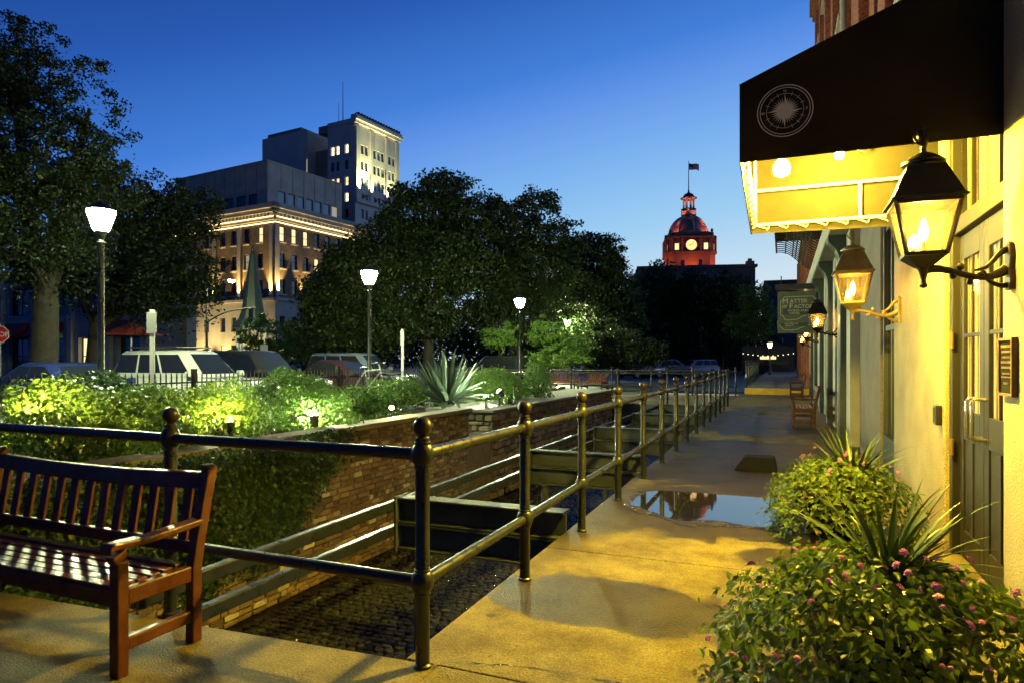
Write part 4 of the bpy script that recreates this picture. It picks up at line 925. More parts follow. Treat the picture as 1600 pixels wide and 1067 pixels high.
fl = street_lamp('low warm lamp far along the raised path', (*W(1203, 0, 56.)[:2], .27), 2.6, 'far_glow', .7)
# ------------------------------------------------------------------ signs and posts
def sign_post(label, p, h, plate, m_pole='alu', m_plate='alu', rz=0, pr=.035, cat='sign post'):
    root = empty('sign_post', p, rz, label=label, cat=cat)
    MB().box(-pr, pr, -.02, .02, 0, h).build('post', m_pole, root, bevel=.005)
    w, hh = plate; MB().box(-w/2, w/2, -.03, -.022, h-hh-.05, h-.05).build('plate', m_plate, root, bevel=.003)
    return root
sign_post('pale square post with the back of a narrow sign near the bright lamp', (*W(238, 0, 13.)[:2], .12), 2.4, (.20, .42), 'white_paint', 'alu', R(22), .045)
sign_post('white post with a narrow sign left of the agave', (*W(629, 0, 18.)[:2], .12), 2.25, (.10, .40), 'white_paint', 'white_sign', R(10))
sp = sign_post('parking sign on a thin pole behind the parked cars', (*W(413, 0, 40)[:2], 0), 2.5, (.45, .7), 'alu', 'white_sign', R(22))
ss2 = empty('stop_sign', (*W(0, 0, 25)[:2], 0), R(35), label='red octagonal STOP sign at the street corner', cat='stop sign')
MB().box(-.03, .03, -.02, .02, 0, 2.9).build('post', 'alu', ss2)
MB().poly([(.34*math.cos(R(22.5+45*i)), -.03, 2.5+.34*math.sin(R(22.5+45*i))) for i in range(8)], (0, .006, 0)).build('rim', 'white_sign', ss2)
MB().poly([(.315*math.cos(R(22.5+45*i)), -.034, 2.5+.315*math.sin(R(22.5+45*i))) for i in range(8)], (0, .0035, 0)).build('plate', 'red_sign', ss2)
o = link('lettering', text_mesh('STOP', .26, .002), 'white_sign', ss2); o.location = (0, -.038, 2.41); o.rotation_euler = (R(90), 0, 0)
gs = sign_post('small green street sign on a pole beyond the oak trunk', (*W(90, 0, 34)[:2], 0), 3.0, (.5, .3), 'alu', 'green_sign', R(35))
# signal mast with arm and bright floodlight
sg = empty('signal_mast', (*W(323, 0, 55)[:2], 0), R(22), label='dark traffic signal mast with a curved arm before the stone building', cat='signal mast')
MB().lathe([(.2, 0), (.2, .3), (.11, .4), (.08, 8.2)], 12).build('pole', 'dark_iron', sg, smooth=True)
MB().tube(bezier((0, 0, 4.6), (1, 0, 5.4), (2, 0, 5.8), (4.2, 0, 5.9), 10), .06, 8).build('arm', 'dark_iron', sg, smooth=True)
MB().box(3.6, 3.9, -.15, .15, 4.95, 5.85).build('signal_head', 'plastic_black', sg, bevel=.03)
MB().box(-.25, .25, -.25, -.1, 1.6, 2.4).build('control_box', 'plastic_black', sg, bevel=.03)
MB().tube([(0, 0, 8.1), (1.2, 0, 8.25), (2.0, 0, 8.25)], .05, 8).build('lamp_arm', 'dark_iron', sg, smooth=True)
MB().lathe([(.28, 0), (.22, -.12), (.01, -.18)], 12, (2.1, 0, 8.2)).build('lamp_lens', 'street_glow', sg, smooth=True)
# red parasol
up_ = empty('parasol', (*W(205, 0, 31)[:2], 0), label='open dark red parasol on a white pole', cat='parasol')
MB().tube([(0, 0, 0), (0, 0, 3.05)], .035, 8).build('pole', 'white_paint', up_, smooth=True)
MB().lathe([(1.35, 2.66), (1.33, 2.72), (.7, 3.0), (.03, 3.22)], 8).build('canopy', 'awning_red', up_)
# bicycle leaning at the fence
bk = empty('bicycle', (-10.15, 14.6, .12), R(78), label='bicycle leaning on the picket fence', cat='bicycle')
def torus(c, R_, r_, n=28, m=6):
    mb = MB(); mb.tube([(c[0]+R_*math.cos(2*math.pi*i/n), c[1], c[2]+R_*math.sin(2*math.pi*i/n)) for i in range(n+1)], r_, m, caps=False); return mb
for x in (-.52, .52):
    w_ = torus((x, 0, .70), .33, .018).build('wheel', 'tyre', bk, smooth=True)
    sp_ = MB()
    for i in range(10): a = i*math.pi/10*2; sp_.tube([(x, 0, .70), (x+.32*math.cos(a), 0, .70+.32*math.sin(a))], .003, 4)
    sp_.build('spokes', 'rim', w_)
fr = MB()
for a, b in (((-.52, 0, .70), (-.05, 0, .68)), ((-.05, 0, .68), (-.18, 0, 1.18)), ((-.52, 0, .70), (-.16, 0, 1.12)), ((-.16, 0, 1.12), (.36, 0, 1.15)), ((-.05, 0, .68), (.38, 0, 1.08)), ((.36, 0, 1.22), (.52, 0, .70)), ((.36, 0, 1.22), (.33, 0, 1.30))): fr.tube([a, b], .018, 8)
fr.build('frame', 'alu', bk, smooth=True)
MB().tube([(.33, -.26, 1.32), (.38, -.12, 1.33), (.33, 0, 1.30), (.38, .12, 1.33), (.33, .26, 1.32)], .014, 8).build('handlebar', 'plastic_black', bk, smooth=True)
MB().lathe([(.01, 0), (.1, .01), (.11, .04), (.02, .06)], 12, (-.2, 0, 1.18), sx=1.2, sy=.7).build('saddle', 'plastic_black', bk, smooth=True)
# ------------------------------------------------------------------ cars (front towards +x)
def car(label, p, rz, paint, kind='suv', L_=4.6, Wd=1.85, H=1.75, rack=False):
    root = empty('parked_car', (p[0], p[1], p[2] if len(p) > 2 else 0), rz, label=label, cat='car', group=None)
    h = L_/2; w = Wd/2; belt = H*.60 if kind == 'suv' else H*.64; hood = belt*(.97 if kind == 'suv' else .90)
    secs = [(-h, .34, belt*.82, .80), (-h+.07, .26, belt*.97, .92), (-h+.5, .22, belt, 1.), (-.2, .20, belt, 1.), (h*.36, .20, belt*.995, 1.), (h*.44, .20, hood, .99), (h-.45, .22, hood*.97, .97), (h-.12, .26, hood*.90, .90), (h, .34, hood*.72, .80)]
    mb = MB(); prev = None
    for x, z0, z1, k in secs:
        ww = w*k; m = (z0+z1)/2
        prof = [(-.80*ww, z0), (-.97*ww, z0+.12), (-ww, m), (-.97*ww, z1-.12), (-.86*ww, z1-.01), (-.4*ww, z1+.015), (.4*ww, z1+.015), (.86*ww, z1-.01), (.97*ww, z1-.12), (ww, m), (.97*ww, z0+.12), (.80*ww, z0)]
        ids = [len(mb.v)+i for i in range(12)]; mb.v += [(x, y, z) for y, z in prof]
        if prev: mb.f += [(prev[i], prev[(i+1) % 12], ids[(i+1) % 12], ids[i]) for i in range(12)]
        else: mb.f.append(tuple(reversed(ids)))
        prev = ids
    mb.f.append(tuple(prev)); body = mb.build('body', paint, root, smooth=True)
    # cabin
    if kind == 'suv': bx = [(-h+.10, -h+.34), (h*.40, h*.10)]
    else: bx = [(-h*.72, -h*.36), (h*.42, h*.06)]
    (rb0, rt), (fb0, ft) = bx; wb, wt = w*.90, w*.72; zb, zt = belt-.02, H-.03
    cab = MB(); rows = [(0, zb), (.55, 0), (.92, 0), (1, 0)]
    lv = []
    for t, s in ((0, 1), (.5, 1), (.88, .99), (.97, .93), (1, .82)):
        x0 = rb0+(rt-rb0)*t+(1-s)*.5; x1 = fb0+(ft-fb0)*t-(1-s)*.7; yy = (wb+(wt-wb)*t)*s; z = zb+(zt-zb)*t; lv.append((x0, x1, yy, z))
    for x0, x1, yy, z in lv:
        n8 = [(x0, -yy*.8), (x0+.12, -yy), (x1-.2, -yy), (x1, -yy*.75), (x1, yy*.75), (x1-.2, yy), (x0+.12, yy), (x0, yy*.8)]; cab.v += [(a, b, z) for a, b in n8]
    for i in range(len(lv)-1):
        for j in range(8): a, b = i*8+j, i*8+(j+1) % 8; cab.f.append((a, b, b+8, a+8))
    cab.f.append(tuple((len(lv)-1)*8+j for j in range(8))); cabin = cab.build('cabin', paint, root, smooth=True)
    def lerp(a, b, t): return a+(b-a)*t
    def side(t0, t1, u0, u1, sgn):
        pts = []
        for t, u in ((t0, u0), (t0, u1), (t1, u1), (t1, u0)):
            x0, x1 = lerp(rb0, rt, t)+.14, lerp(fb0, ft, t)-.22; pts.append((lerp(x0, x1, u), sgn*(lerp(wb, wt, t)+.006), lerp(zb, zt, t)))
        return MB().poly(pts, (0, sgn*.004, 0))
    for sgn in (-1, 1):
        for u0, u1 in ((.0, .30), (.33, .63), (.66, 1.0)) if kind == 'suv' else ((.05, .48), (.52, 1.0)): side(.16, .84, u0, u1, sgn).build('side_window', 'car_glass', cabin)
    def endp(fx0, fx1, k, off):
        pts = [(lerp(fx0, fx1, t)+off, y*lerp(wb, wt, t)*k, lerp(zb, zt, t)) for t, y in ((.12, -1), (.12, 1), (.86, 1), (.86, -1))]
        return MB().poly(pts, (.004 if off > 0 else -.004, 0, .002))
    endp(fb0, ft, .72, .008).build('windshield', 'car_glass', cabin); endp(rb0, rt, .76, -.008).build('rear_window', 'car_glass', cabin)
    for x in (-h*.60, h*.62):
        for sgn in (-1, 1):
            wh = MB().lathe([(.22, -.11), (.34, -.10), (.355, -.05), (.355, .05), (.34, .10), (.22, .11)], 20); wh.v = [(a+x, sgn*(w-.10)+c, b+.355) for a, b, c in wh.v]
            t_ = wh.build('wheel', 'tyre', root, smooth=True)
            rm = MB().lathe([(.21, .0), (.22, .02), (.10, .03), (.03, .05)], 14); rm.v = [(a+x, sgn*(w+.002+c), b+.355) for a, b, c in rm.v]; rm.build('rim', 'rim', t_, smooth=True)
    for sgn in (-1, 1):
        MB().box(h-.16, h-.045, sgn*w*.70-.17, sgn*w*.70+.13 if sgn > 0 else sgn*w*.70+.17, hood*.66, hood*.80).build('headlight', 'head_glass', root, bevel=.03)
        MB().box(-h-.005, -h+.12, sgn*w*.72-.10, sgn*w*.72+.10, belt*.62, belt*.92).build('tail_light', 'tail', root, bevel=.02)
        MB().poly([(fb0-.28, sgn*w*.93, belt), (fb0-.10, sgn*w*.93, belt), (fb0-.12, sgn*w*.93, belt+.14), (fb0-.26, sgn*w*.93, belt+.14)], (0, sgn*.16, 0)).build('mirror', paint, root, bevel=.02)
    MB().box(h-.06, h+.012, -w*.46, w*.46, hood*.56, hood*.80).build('grille', 'chrome' if paint != 'car_black' else 'plastic_black', root, bevel=.02)
    MB().box(h-.08, h+.03, -w*.74, w*.74, .30, .46).build('bumper', 'plastic_black', root, bevel=.04)
    MB().box(h+.031, h+.036, -.15, .15, .50, .58).build('number_plate', 'white_sign', root)
    if rack:
        for sgn in (-1, 1): MB().tube([(rt+.2, sgn*wt*.86, H+.05), (ft-.3, sgn*wt*.86, H+.05)], .02, 8).build('roof_rail', 'plastic_black', root, smooth=True)
        for x in (rt+.3, 0, ft-.4): MB().tube([(x, -wt*.86, H+.05), (x, wt*.86, H+.05)], .018, 8).build('roof_rail', 'plastic_black', root, smooth=True)
    return root
car('white off-road wagon with a roof rack behind the picket fence', (-15.1, 13.4), R(4), 'car_white', rack=True, H=1.82)
car('black wagon parked next to the white one', (-15.7, 16.5), R(2), 'car_black', H=1.86)
car('maroon-black hatchback behind the bicycle', (-14.7, 19.6), R(-3), 'car_maroon', 'sedan', 4.4, 1.8, 1.56)
car('slate blue wagon with a chrome grille by the lamp pole', (-16.0, 22.5), R(2), 'car_slate', H=1.84, L_=4.8)
car('navy sedan behind the left bushes', (-15.4, 10.2), R(2), 'car_navy', 'sedan', 4.6, 1.8, 1.50)
car('black sedan at the corner by the stop sign', (-16.2, 7.4), R(3), 'car_black', 'sedan', 4.6, 1.8, 1.46)
car('dark wagon with red tail lights behind the rounded hedge', (-15.0, 33.5), R(168), 'car_black', H=1.8)
car('silver car far behind the rounded hedge', (-17.5, 38.5), R(170), 'car_silver', 'sedan', 4.5, 1.8, 1.5)
for k, (px, d, cl, lb) in enumerate(((1040, 58, 'silver', 'silver car far across the forecourt'), (1085, 62, 'white', 'white car far across the forecourt'), (1000, 55, 'red', 'red car far across the forecourt under the trees'))):
    car(lb, W(px, 0, d)[:2], R(200+20*k), 'car_'+cl, 'suv' if k == 1 else 'sedan', H=1.6)
bench('red wooden bench beside the yellow floodlight over the footbridge', (*W(905, 0, 34)[:2], 0), R(25), 1.5, 9)
bench('red wooden bench end-on by the footbridge railing', (*W(940, 0, 33)[:2], 0), R(-30), 1.5, 9)
# ------------------------------------------------------------------ trees
def far_wood():
    rng = np.random.default_rng(77); P = []
    for px in np.linspace(470, 1200, 84):
        d = 92+8*math.sin(px*.05); w_ = W(px, 0, d); hgt = 7.5+1.6*math.sin(px*.021)+1.2*math.sin(px*.063+1)
        n = 420; q = rng.normal(size=(n, 3)); q /= np.linalg.norm(q, axis=1)[:, None]; q *= rng.random((n, 1))**.4
        P.append(np.array((w_.x, w_.y, hgt*.5))+q*np.array((2.2, 2.2, hgt*.5)))
    P = np.concatenate(P); o = link('far_wood', leaf_cloud('far_wood', P, .5, rng, .7), 'oak_leaf'); tag(o, 'dark belt of trees closing off the far side of the streets', 'trees', kind='stuff')
far_wood()
def tree(label, base, fork, lobes, nclump, nleaf, size, tr, seed, m_='oak_leaf', sig=.42, name='oak_tree', group=None, cat='tree', moss=0):
    rng = np.random.default_rng(seed); base = Vector(base); root = empty(name, base, label=label, cat=cat, group=group)
    vol = np.array([l[3]*l[4]*l[5] for l in lobes]); pk_ = rng.choice(len(lobes), nclump, p=vol/vol.sum())
    v = rng.normal(size=(nclump, 3)); v /= np.linalg.norm(v, axis=1)[:, None]; rr = rng.uniform(.25, 1, nclump)**.55
    A = np.array(lobes); C = A[pk_, :3]+v*rr[:, None]*A[pk_, 3:6]*(1+.14*np.sin(5*v[:, :1]+7*v[:, 2:]+pk_[:, None]))
    sg_ = sig*rng.uniform(.6, 1.3, nclump); k = rng.integers(0, nclump, nclump*nleaf)
    off = rng.normal(size=(nclump*nleaf, 3)); off /= np.linalg.norm(off, axis=1)[:, None]; off *= (rng.random((len(off), 1))**.45)*1.45; off *= np.array([1, 1, .6]); P = C[k]+off*sg_[k][:, None]
    if moss:
        m = rng.random(len(P)) < moss; P[m, 2] -= rng.random(m.sum())*1.3
    link('crown', leaf_cloud('crown', P, size, rng, .6), m_, root, world=True)
    tk = MB(); f = Vector(fork)
    tk.tube([base-Vector((0, 0, .1)), base.lerp(f, .12), base.lerp(f, .5)+Vector((.1, 0, 0)), f], [tr*1.5, tr*1.08, tr*.95, tr*.85], 12)
    for l in lobes:
        c = Vector(l[:3]); n_ = 6; mid = f.lerp(c, .5)+Vector((rng.uniform(-.4, .4), rng.uniform(-.4, .4), rng.uniform(-.2, .6)))
        pts = bezier(f-Vector((0, 0, .3)), f.lerp(mid, .6)+Vector((0, 0, .3)), mid, c, n_); ra = tr*.62
        tk.tube(pts, [ra*(1-.78*i/n_) for i in range(n_+1)], 8)
    for i in range(min(nclump, 70)):
        c = Vector(C[i]); lc = Vector(lobes[pk_[i]][:3]); tk.tube([lc.lerp(f, .25), lc.lerp(c, .55)+Vector((0, 0, .15)), c], [tr*.2, tr*.11, tr*.03], 5)
    tk.build('trunk', 'bark', root, smooth=True, world=True)
    return root
def LB(px, py, d, r_, rz=None, ry=None): p = W(px, py, d); return (p.x, p.y, p.z, r_, ry or r_, rz or r_*.8)
b = W(62, 0, 22); 
tree('massive live oak with thick trunk at the street corner behind the stop sign', (b.x, b.y, 0), W(72, 455, 22), [LB(20, 110, 22, 1.9, 1.7), LB(140, 170, 22, 1.35, 1.5), LB(60, 260, 21, 2.6, 1.8), LB(150, 300, 22, 1.6, 1.2), LB(-60, 300, 20, 2.6, 2.2), LB(-40, 150, 22, 2.0, 1.8), LB(20, 390, 20, 2.6, .9), LB(110, 390, 22, 1.6, .8)], 820, 88, .12, .42, 31, sig=.27, moss=.12, m_='oak_leaf_shaded')
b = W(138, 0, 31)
tree('forked live oak behind the bright lamp, with the red parasol under it', (b.x, b.y, 0), W(150, 505, 31), [LB(215, 330, 31, 2.5, 1.7), LB(285, 340, 32, 1.8, 1.6), LB(160, 400, 31, 2.6, 1.5), LB(255, 420, 31, 2.6, 1.4), LB(300, 450, 32, 1.4, 1.0), LB(100, 420, 32, 2.8, 1.4), LB(235, 480, 31, 1.8, .7)], 850, 68, .155, .33, 32, sig=.33, moss=.15, m_='oak_leaf_shaded')
G1 = 'dark live oaks beyond the parked cars'
tl = iter(['low dark oak right behind the maroon hatchback and its lamp', 'tallest dark oak beyond the parked cars, its airy top over the lit lamp', 'broad dark oak behind the lamp at the end of the footbridge', 'rounded dark oak sloping down beside the domed hall'])
for px, d, lobes, sd in (
    (520, 38, [LB(515, 470, 38, 1.7, 2.0), LB(565, 430, 38, 2.4, 2.2), LB(530, 520, 38, 2.4, 1.2), LB(600, 500, 38, 2.2, 1.5)], 41),
    (665, 40, [LB(660, 330, 40, 2.5, 1.9), LB(700, 300, 40, 1.6, 1.2), LB(620, 390, 40, 2.6, 2.2), LB(690, 410, 40, 3.2, 2.6), LB(650, 490, 40, 3.0, 1.6), LB(735, 350, 41, 2.2, 2.0)], 42),
    (800, 44, [LB(795, 350, 44, 2.6, 2.0), LB(840, 320, 44, 1.6, 1.0), LB(760, 430, 44, 3.0, 2.6), LB(840, 430, 44, 3.2, 2.6), LB(800, 500, 44, 3.4, 1.6), LB(870, 380, 44, 2.2, 1.7)], 43),
    (930, 48, [LB(925, 410, 48, 2.6, 2.0), LB(900, 470, 48, 3.0, 2.2), LB(960, 460, 48, 2.2, 2.0), LB(930, 520, 48, 3.4, 1.3), LB(975, 500, 49, 2.0, 1.6)], 44)):
    b = W(px, 0, d); tree(next(tl), (b.x, b.y, 0), W(px+5, 525, d), lobes, 1050, 58, .20, .35, sd, sig=.42, group=G1, moss=.05)
G2 = 'far dark trees in front of the domed hall'
for px, d, lobes, sd in (
    (1040, 74, [LB(1025, 466, 74, 4.6, 3.4), LB(1068, 458, 74, 3.4, 3.0), LB(1010, 515, 72, 4.0, 2.6), LB(1060, 525, 74, 4.4, 2.2)], 51),
    (1125, 78, [LB(1122, 463, 78, 4.4, 3.0), LB(1092, 480, 76, 4.0, 3.2), LB(1145, 495, 78, 3.0, 2.8), LB(1120, 530, 78, 4.0, 2.0)], 52)):
    b = W(px, 0, d); tree('far dark tree under the hall dome, %s' % ('below the clock' if px < 1100 else 'hiding the hall wing with the chimney'), (b.x, b.y, 0), W(px, 530, d), lobes, 420, 55, .34, .4, sd, sig=.75, group=G2)
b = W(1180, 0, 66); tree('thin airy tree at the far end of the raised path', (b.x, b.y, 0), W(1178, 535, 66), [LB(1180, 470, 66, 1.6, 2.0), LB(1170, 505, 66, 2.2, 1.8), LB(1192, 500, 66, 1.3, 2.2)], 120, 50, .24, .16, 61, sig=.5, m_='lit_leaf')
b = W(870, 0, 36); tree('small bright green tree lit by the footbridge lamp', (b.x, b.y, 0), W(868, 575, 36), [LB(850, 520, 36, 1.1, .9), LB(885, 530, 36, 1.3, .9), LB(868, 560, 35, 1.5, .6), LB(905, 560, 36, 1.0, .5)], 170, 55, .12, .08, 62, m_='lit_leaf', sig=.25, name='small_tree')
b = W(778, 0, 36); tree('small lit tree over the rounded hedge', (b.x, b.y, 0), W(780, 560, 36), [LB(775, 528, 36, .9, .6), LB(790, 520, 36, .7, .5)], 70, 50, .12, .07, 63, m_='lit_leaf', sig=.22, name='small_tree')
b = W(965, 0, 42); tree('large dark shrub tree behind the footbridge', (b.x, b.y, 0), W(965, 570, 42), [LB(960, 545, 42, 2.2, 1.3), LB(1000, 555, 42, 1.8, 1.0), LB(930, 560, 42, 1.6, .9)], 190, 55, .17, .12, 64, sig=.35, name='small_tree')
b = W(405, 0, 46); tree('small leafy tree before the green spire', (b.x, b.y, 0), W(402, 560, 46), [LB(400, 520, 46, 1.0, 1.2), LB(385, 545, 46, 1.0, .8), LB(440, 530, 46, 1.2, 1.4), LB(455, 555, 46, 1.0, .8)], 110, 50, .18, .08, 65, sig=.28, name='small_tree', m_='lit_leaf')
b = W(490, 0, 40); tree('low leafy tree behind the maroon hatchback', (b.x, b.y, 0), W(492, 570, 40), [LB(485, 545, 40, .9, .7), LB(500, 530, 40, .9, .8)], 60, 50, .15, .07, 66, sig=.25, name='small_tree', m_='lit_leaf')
# ------------------------------------------------------------------ far buildings
TH = R(6.7)
UR = Vector((math.sin(TH), math.cos(TH), 0)); UL = Vector((math.cos(TH), -math.sin(TH), 0))     # along the right and the left face
NRM = Vector((math.cos(TH), -math.sin(TH), 0)); NLM = Vector((-math.sin(TH), -math.cos(TH), 0))
def spot(parent, p, aim, power, col, ang=60, blend=.6, rad=.15):
    ld = bpy.data.lights.new('uplight_beam', 'SPOT'); ld.energy = power; ld.color = col; ld.spot_size = R(ang); ld.spot_blend = blend; ld.shadow_soft_size = rad
    o = bpy.data.objects.new('uplight_beam', ld); COL.objects.link(o); o.parent = parent; o.matrix_parent_inverse = inv_of(parent); o.location = p
    o.rotation_euler = (Vector(aim)-Vector(p)).to_track_quat('-Z', 'Y').to_euler(); return o
def oriented_box(mb, O, U, u0, u1, k0, k1, z0, z1):           # k measured outwards from the face
    O = Vector(O); U = Vector(U); N_ = U.cross(Vector((0, 0, 1))); P = lambda u, k, z: O+U*u+N_*k+Vector((0, 0, z))
    return mb.add([P(u0, k1, z0), P(u1, k1, z0), P(u1, k0, z0), P(u0, k0, z0), P(u0, k1, z1), P(u1, k1, z1), P(u1, k0, z1), P(u0, k0, z1)], [(0, 3, 2, 1), (4, 5, 6, 7), (0, 1, 5, 4), (1, 2, 6, 5), (2, 3, 7, 6), (3, 0, 4, 7)])
def shellbox(mb, C, wl, wr, z0, z1, inset=.5):                # body behind two faces meeting at corner C
    C = Vector((C[0], C[1], 0)); a = C-NRM*inset-NLM*inset; b = a-UL*(wl-inset); c = b+UR*(wr-inset); d = a+UR*(wr-inset)
    P = [Vector((p.x, p.y, z)) for z in (z0, z1) for p in (a, d, c, b)]
    return mb.add(P, [(3, 2, 1, 0), (4, 5, 6, 7), (0, 1, 5, 4), (1, 2, 6, 5), (2, 3, 7, 6), (3, 0, 4, 7)])
# --- brick bank building with glowing cornice
C1 = W(430, 0, 105); C1.z = 0; WL, WR, HB = 30., 21.5, 24.0
bk1 = empty('corner_building', (C1.x-5, C1.y+5, 0), label='brick corner building with glowing cornice and floodlit stone pilasters', cat='building')
ZB = 11.5; rowsU = [(12.2-ZB, 14.6-ZB), (16.4-ZB, 18.9-ZB), (20.7-ZB, 23.2-ZB)]
colsR = [(.9+2.5*k, 2.05+2.5*k) for k in range(8)]; colsL = [(30-x-1.25, 30-x) for x in (24.5, 20, 16.5, 12.2, 9.4, 6.2, 2.9)]; colsL.sort()
O_L = C1-UL*WL
mb = MB(); hR = facade(mb, C1+Vector((0, 0, ZB)), UR, WR, HB-ZB, colsR, rowsU, .35); mb.build('wall', 'bldg_brick', bk1, world=True)
mb = MB(); hL = facade(mb, O_L+Vector((0, 0, ZB)), UL, WL, HB-ZB, colsL, rowsU, .35); mb.build('wall', 'bldg_brick', bk1, world=True)
mb = MB(); hR2 = facade(mb, C1, UR, WR, ZB, colsR, [(1.2, 4.0), (6.2, 8.6)], .35); mb.build('stone_base', 'limestone', bk1, world=True)
mb = MB(); hL2 = facade(mb, O_L, UL, WL, ZB, colsL, [(1.2, 4.0), (6.2, 8.6)], .35); mb.build('stone_base', 'limestone', bk1, world=True)
sl = MB().box(-.75, .75, -.15, .3, -.22, -.003).mesh('sill'); sl.materials.append(MATS['limestone'])
r = random.Random(17)
litR = {(0, 2): 'win_warm', (1, 2): 'win_warm', (2, 2): 'win_warm', (4, 2): 'glass_pale', (3, 2): 'glass_dark', (6, 2): 'win_dim', (7, 2): 'win_warm', (3, 1): 'win_warm', (1, 1): 'glass_pale'}
for ci, ri, a, b, c, d in hR: put_window(bk1, C1+Vector((0, 0, ZB)), UR, a, b, c, d, .35, 'frame_dark', litR.get((ci, ri), 'glass_dark'), (1, 2), .12, sl)
for ci, ri, a, b, c, d in hL: put_window(bk1, O_L+Vector((0, 0, ZB)), UL, a, b, c, d, .35, 'frame_dark', {(6, 2): 'win_warm', (5, 1): 'win_dim'}.get((ci, ri), 'glass_dark'), (1, 2), .12, sl)
for ci, ri, a, b, c, d in hR2: put_window(bk1, C1, UR, a, b, c, d, .35, 'frame_dark', 'win_dim' if ri == 0 else 'glass_dark', (1, 2), .12)
for ci, ri, a, b, c, d in hL2: put_window(bk1, O_L, UL, a, b, c, d, .35, 'frame_dark', 'win_warm' if (ri == 0 and ci in (3, 5)) else 'glass_dark', (1, 2), .12)
shellbox(MB(), C1, WL, WR, 0, HB-.1, .9).build('core', 'roof_dark', bk1, world=True)
emit('led_strip', (1, .76, .30), 7)
for O_, U_, Wd in ((C1, UR, WR), (O_L, UL, WL)):
    ex = .0 if U_ is UR else 0
    for z0, z1, k in ((HB+.0, HB+.5, .35), (HB+1.1, HB+1.75, .95), (HB+1.75, HB+2.6, 1.25), (ZB-.5, ZB+.0, .45)):
        oriented_box(MB(), O_, U_, -k if U_ is UR else 0, Wd+(k if U_ is UL else 0), 0.001, k, z0, z1-.004).build('cornice', 'limestone', bk1, world=True, bevel=.06)
    oriented_box(MB(), O_, U_, -.2 if U_ is UR else 0, Wd+(.2 if U_ is UL else 0), .001, .25, HB+.5, HB+1.096).build('frieze', 'limestone', bk1, world=True)
    nd = int(Wd/.85)
    dm = oriented_box(MB(), (0, 0, 0), U_, -.22, .22, 0, .5, 0, .5).mesh('dentil'); dm.materials.append(MATS['limestone'])
    for i in range(nd):
        o = link('dentil', dm, None, bk1, world=True); p = O_+U_*(.45+i*.85)+U_.cross(Vector((0, 0, 1)))*.26; o.location = (p.x, p.y, HB+.57)
    oriented_box(MB(), O_, U_, 0, Wd, .36, .44, HB+.505, HB+.56).build('light_strip', 'led_strip', bk1, world=True)
    oriented_box(MB(), O_, U_, 0, Wd, .96, 1.02, HB+1.755, HB+1.80).build('light_strip', 'led_strip', bk1, world=True)
    oriented_box(MB(), O_, U_, 0, Wd, .02, .12, HB-.35, HB-.27).build('light_strip', 'led_strip', bk1, world=True)
for O_, U_, us in ((C1, UR, (.0, 20.3)), (O_L, UL, (28.9, 21.2, 14.7, 1.0))):
    for u in us:
        oriented_box(MB(), O_, U_, u, u+.75 if u else .65, 0.002, .3, ZB+.003, HB-.4).build('pilaster', 'limestone', bk1, world=True, bevel=.04)
        N_ = U_.cross(Vector((0, 0, 1))); p = O_+U_*(u+.35)+N_*.75+Vector((0, 0, ZB+.1))
        fx = MB().lathe([(.12, 0), (.2, .08), (.2, .3)], 10, p).build('uplight', 'plastic_black', bk1, world=True)
        spot(bk1, p+Vector((0, 0, .4)), p+Vector((0, 0, 10))-N_*1.0, 7000, (1, .70, .22), 60)
for u in (5.6, 10.6, 15.6):
    p = C1+UR*u+NRM*.75+Vector((0, 0, ZB+.1)); MB().lathe([(.12, 0), (.2, .08), (.2, .3)], 10, p).build('uplight', 'plastic_black', bk1, world=True); spot(bk1, p+Vector((0, 0, .4)), p+Vector((0, 0, 10))-NRM, 4500, (1, .70, .22), 60)
for u in (12.2, 18.0, 25.0):
    p = O_L+UL*u+NLM*3.5+Vector((0, 0, .2)); MB().lathe([(.12, -.2), (.2, .08), (.2, .3)], 10, p).build('uplight', 'plastic_black', bk1, world=True); spot(bk1, p+Vector((0, 0, .4)), p+Vector((0, 0, 10))-NLM*3.4, 4200, (1, .74, .28), 95)
# --- concrete block behind
C2 = W(418, 0, 128); C2.z = 0; z2 = EYE+310*128/F
bk2 = empty('office_block', (C2.x-5, C2.y+5, 0), label='plain grey concrete block with a single strip of square windows', cat='building')
mb = MB(); WL2, WR2 = 29., 20.4; zr = (z2-8.2, z2-5.2)
hA = facade(mb, C2, UR, WR2, z2, [(2.6+2.45*k, 4.5+2.45*k) for k in range(7)], [zr], .3)
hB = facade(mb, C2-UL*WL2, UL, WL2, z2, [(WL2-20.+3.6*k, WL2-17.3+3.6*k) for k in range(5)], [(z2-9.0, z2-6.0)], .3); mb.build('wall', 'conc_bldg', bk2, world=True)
for ci, ri, a, b, c, d in hA: put_window(bk2, C2, UR, a, b, c, d, .3, 'frame_dark', 'glass_pale' if ci != 6 else 'win_dim', (1, 1), .12)
for ci, ri, a, b, c, d in hB: put_window(bk2, C2-UL*WL2, UL, a, b, c, d, .3, 'frame_dark', 'glass_dark', (1, 1), .12)
shellbox(MB(), C2, WL2, WR2, 0, z2-.3, .5).build('core', 'roof_dark', bk2, world=True)
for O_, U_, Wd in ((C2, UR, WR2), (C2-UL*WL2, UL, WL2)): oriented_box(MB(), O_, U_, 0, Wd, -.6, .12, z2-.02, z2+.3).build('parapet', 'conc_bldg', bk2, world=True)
for u, k, w_, h_ in ((4, 4, 3, 1.6), (11, 6, 4.5, 2.2), (15, 3, 2, 1.2)):
    oriented_box(MB(), C2, UR, u, u+w_, -k-3, -k, z2-.3, z2+h_).build('roof_unit', 'tower_dark', bk2, world=True)
for k in range(9): oriented_box(MB(), C2-UL*WL2, UL, 3.2*k+.2, 3.2*k+.28, .001, .05, 0, z2-.05).build('panel_joint', 'tower_dark', bk2, world=True)
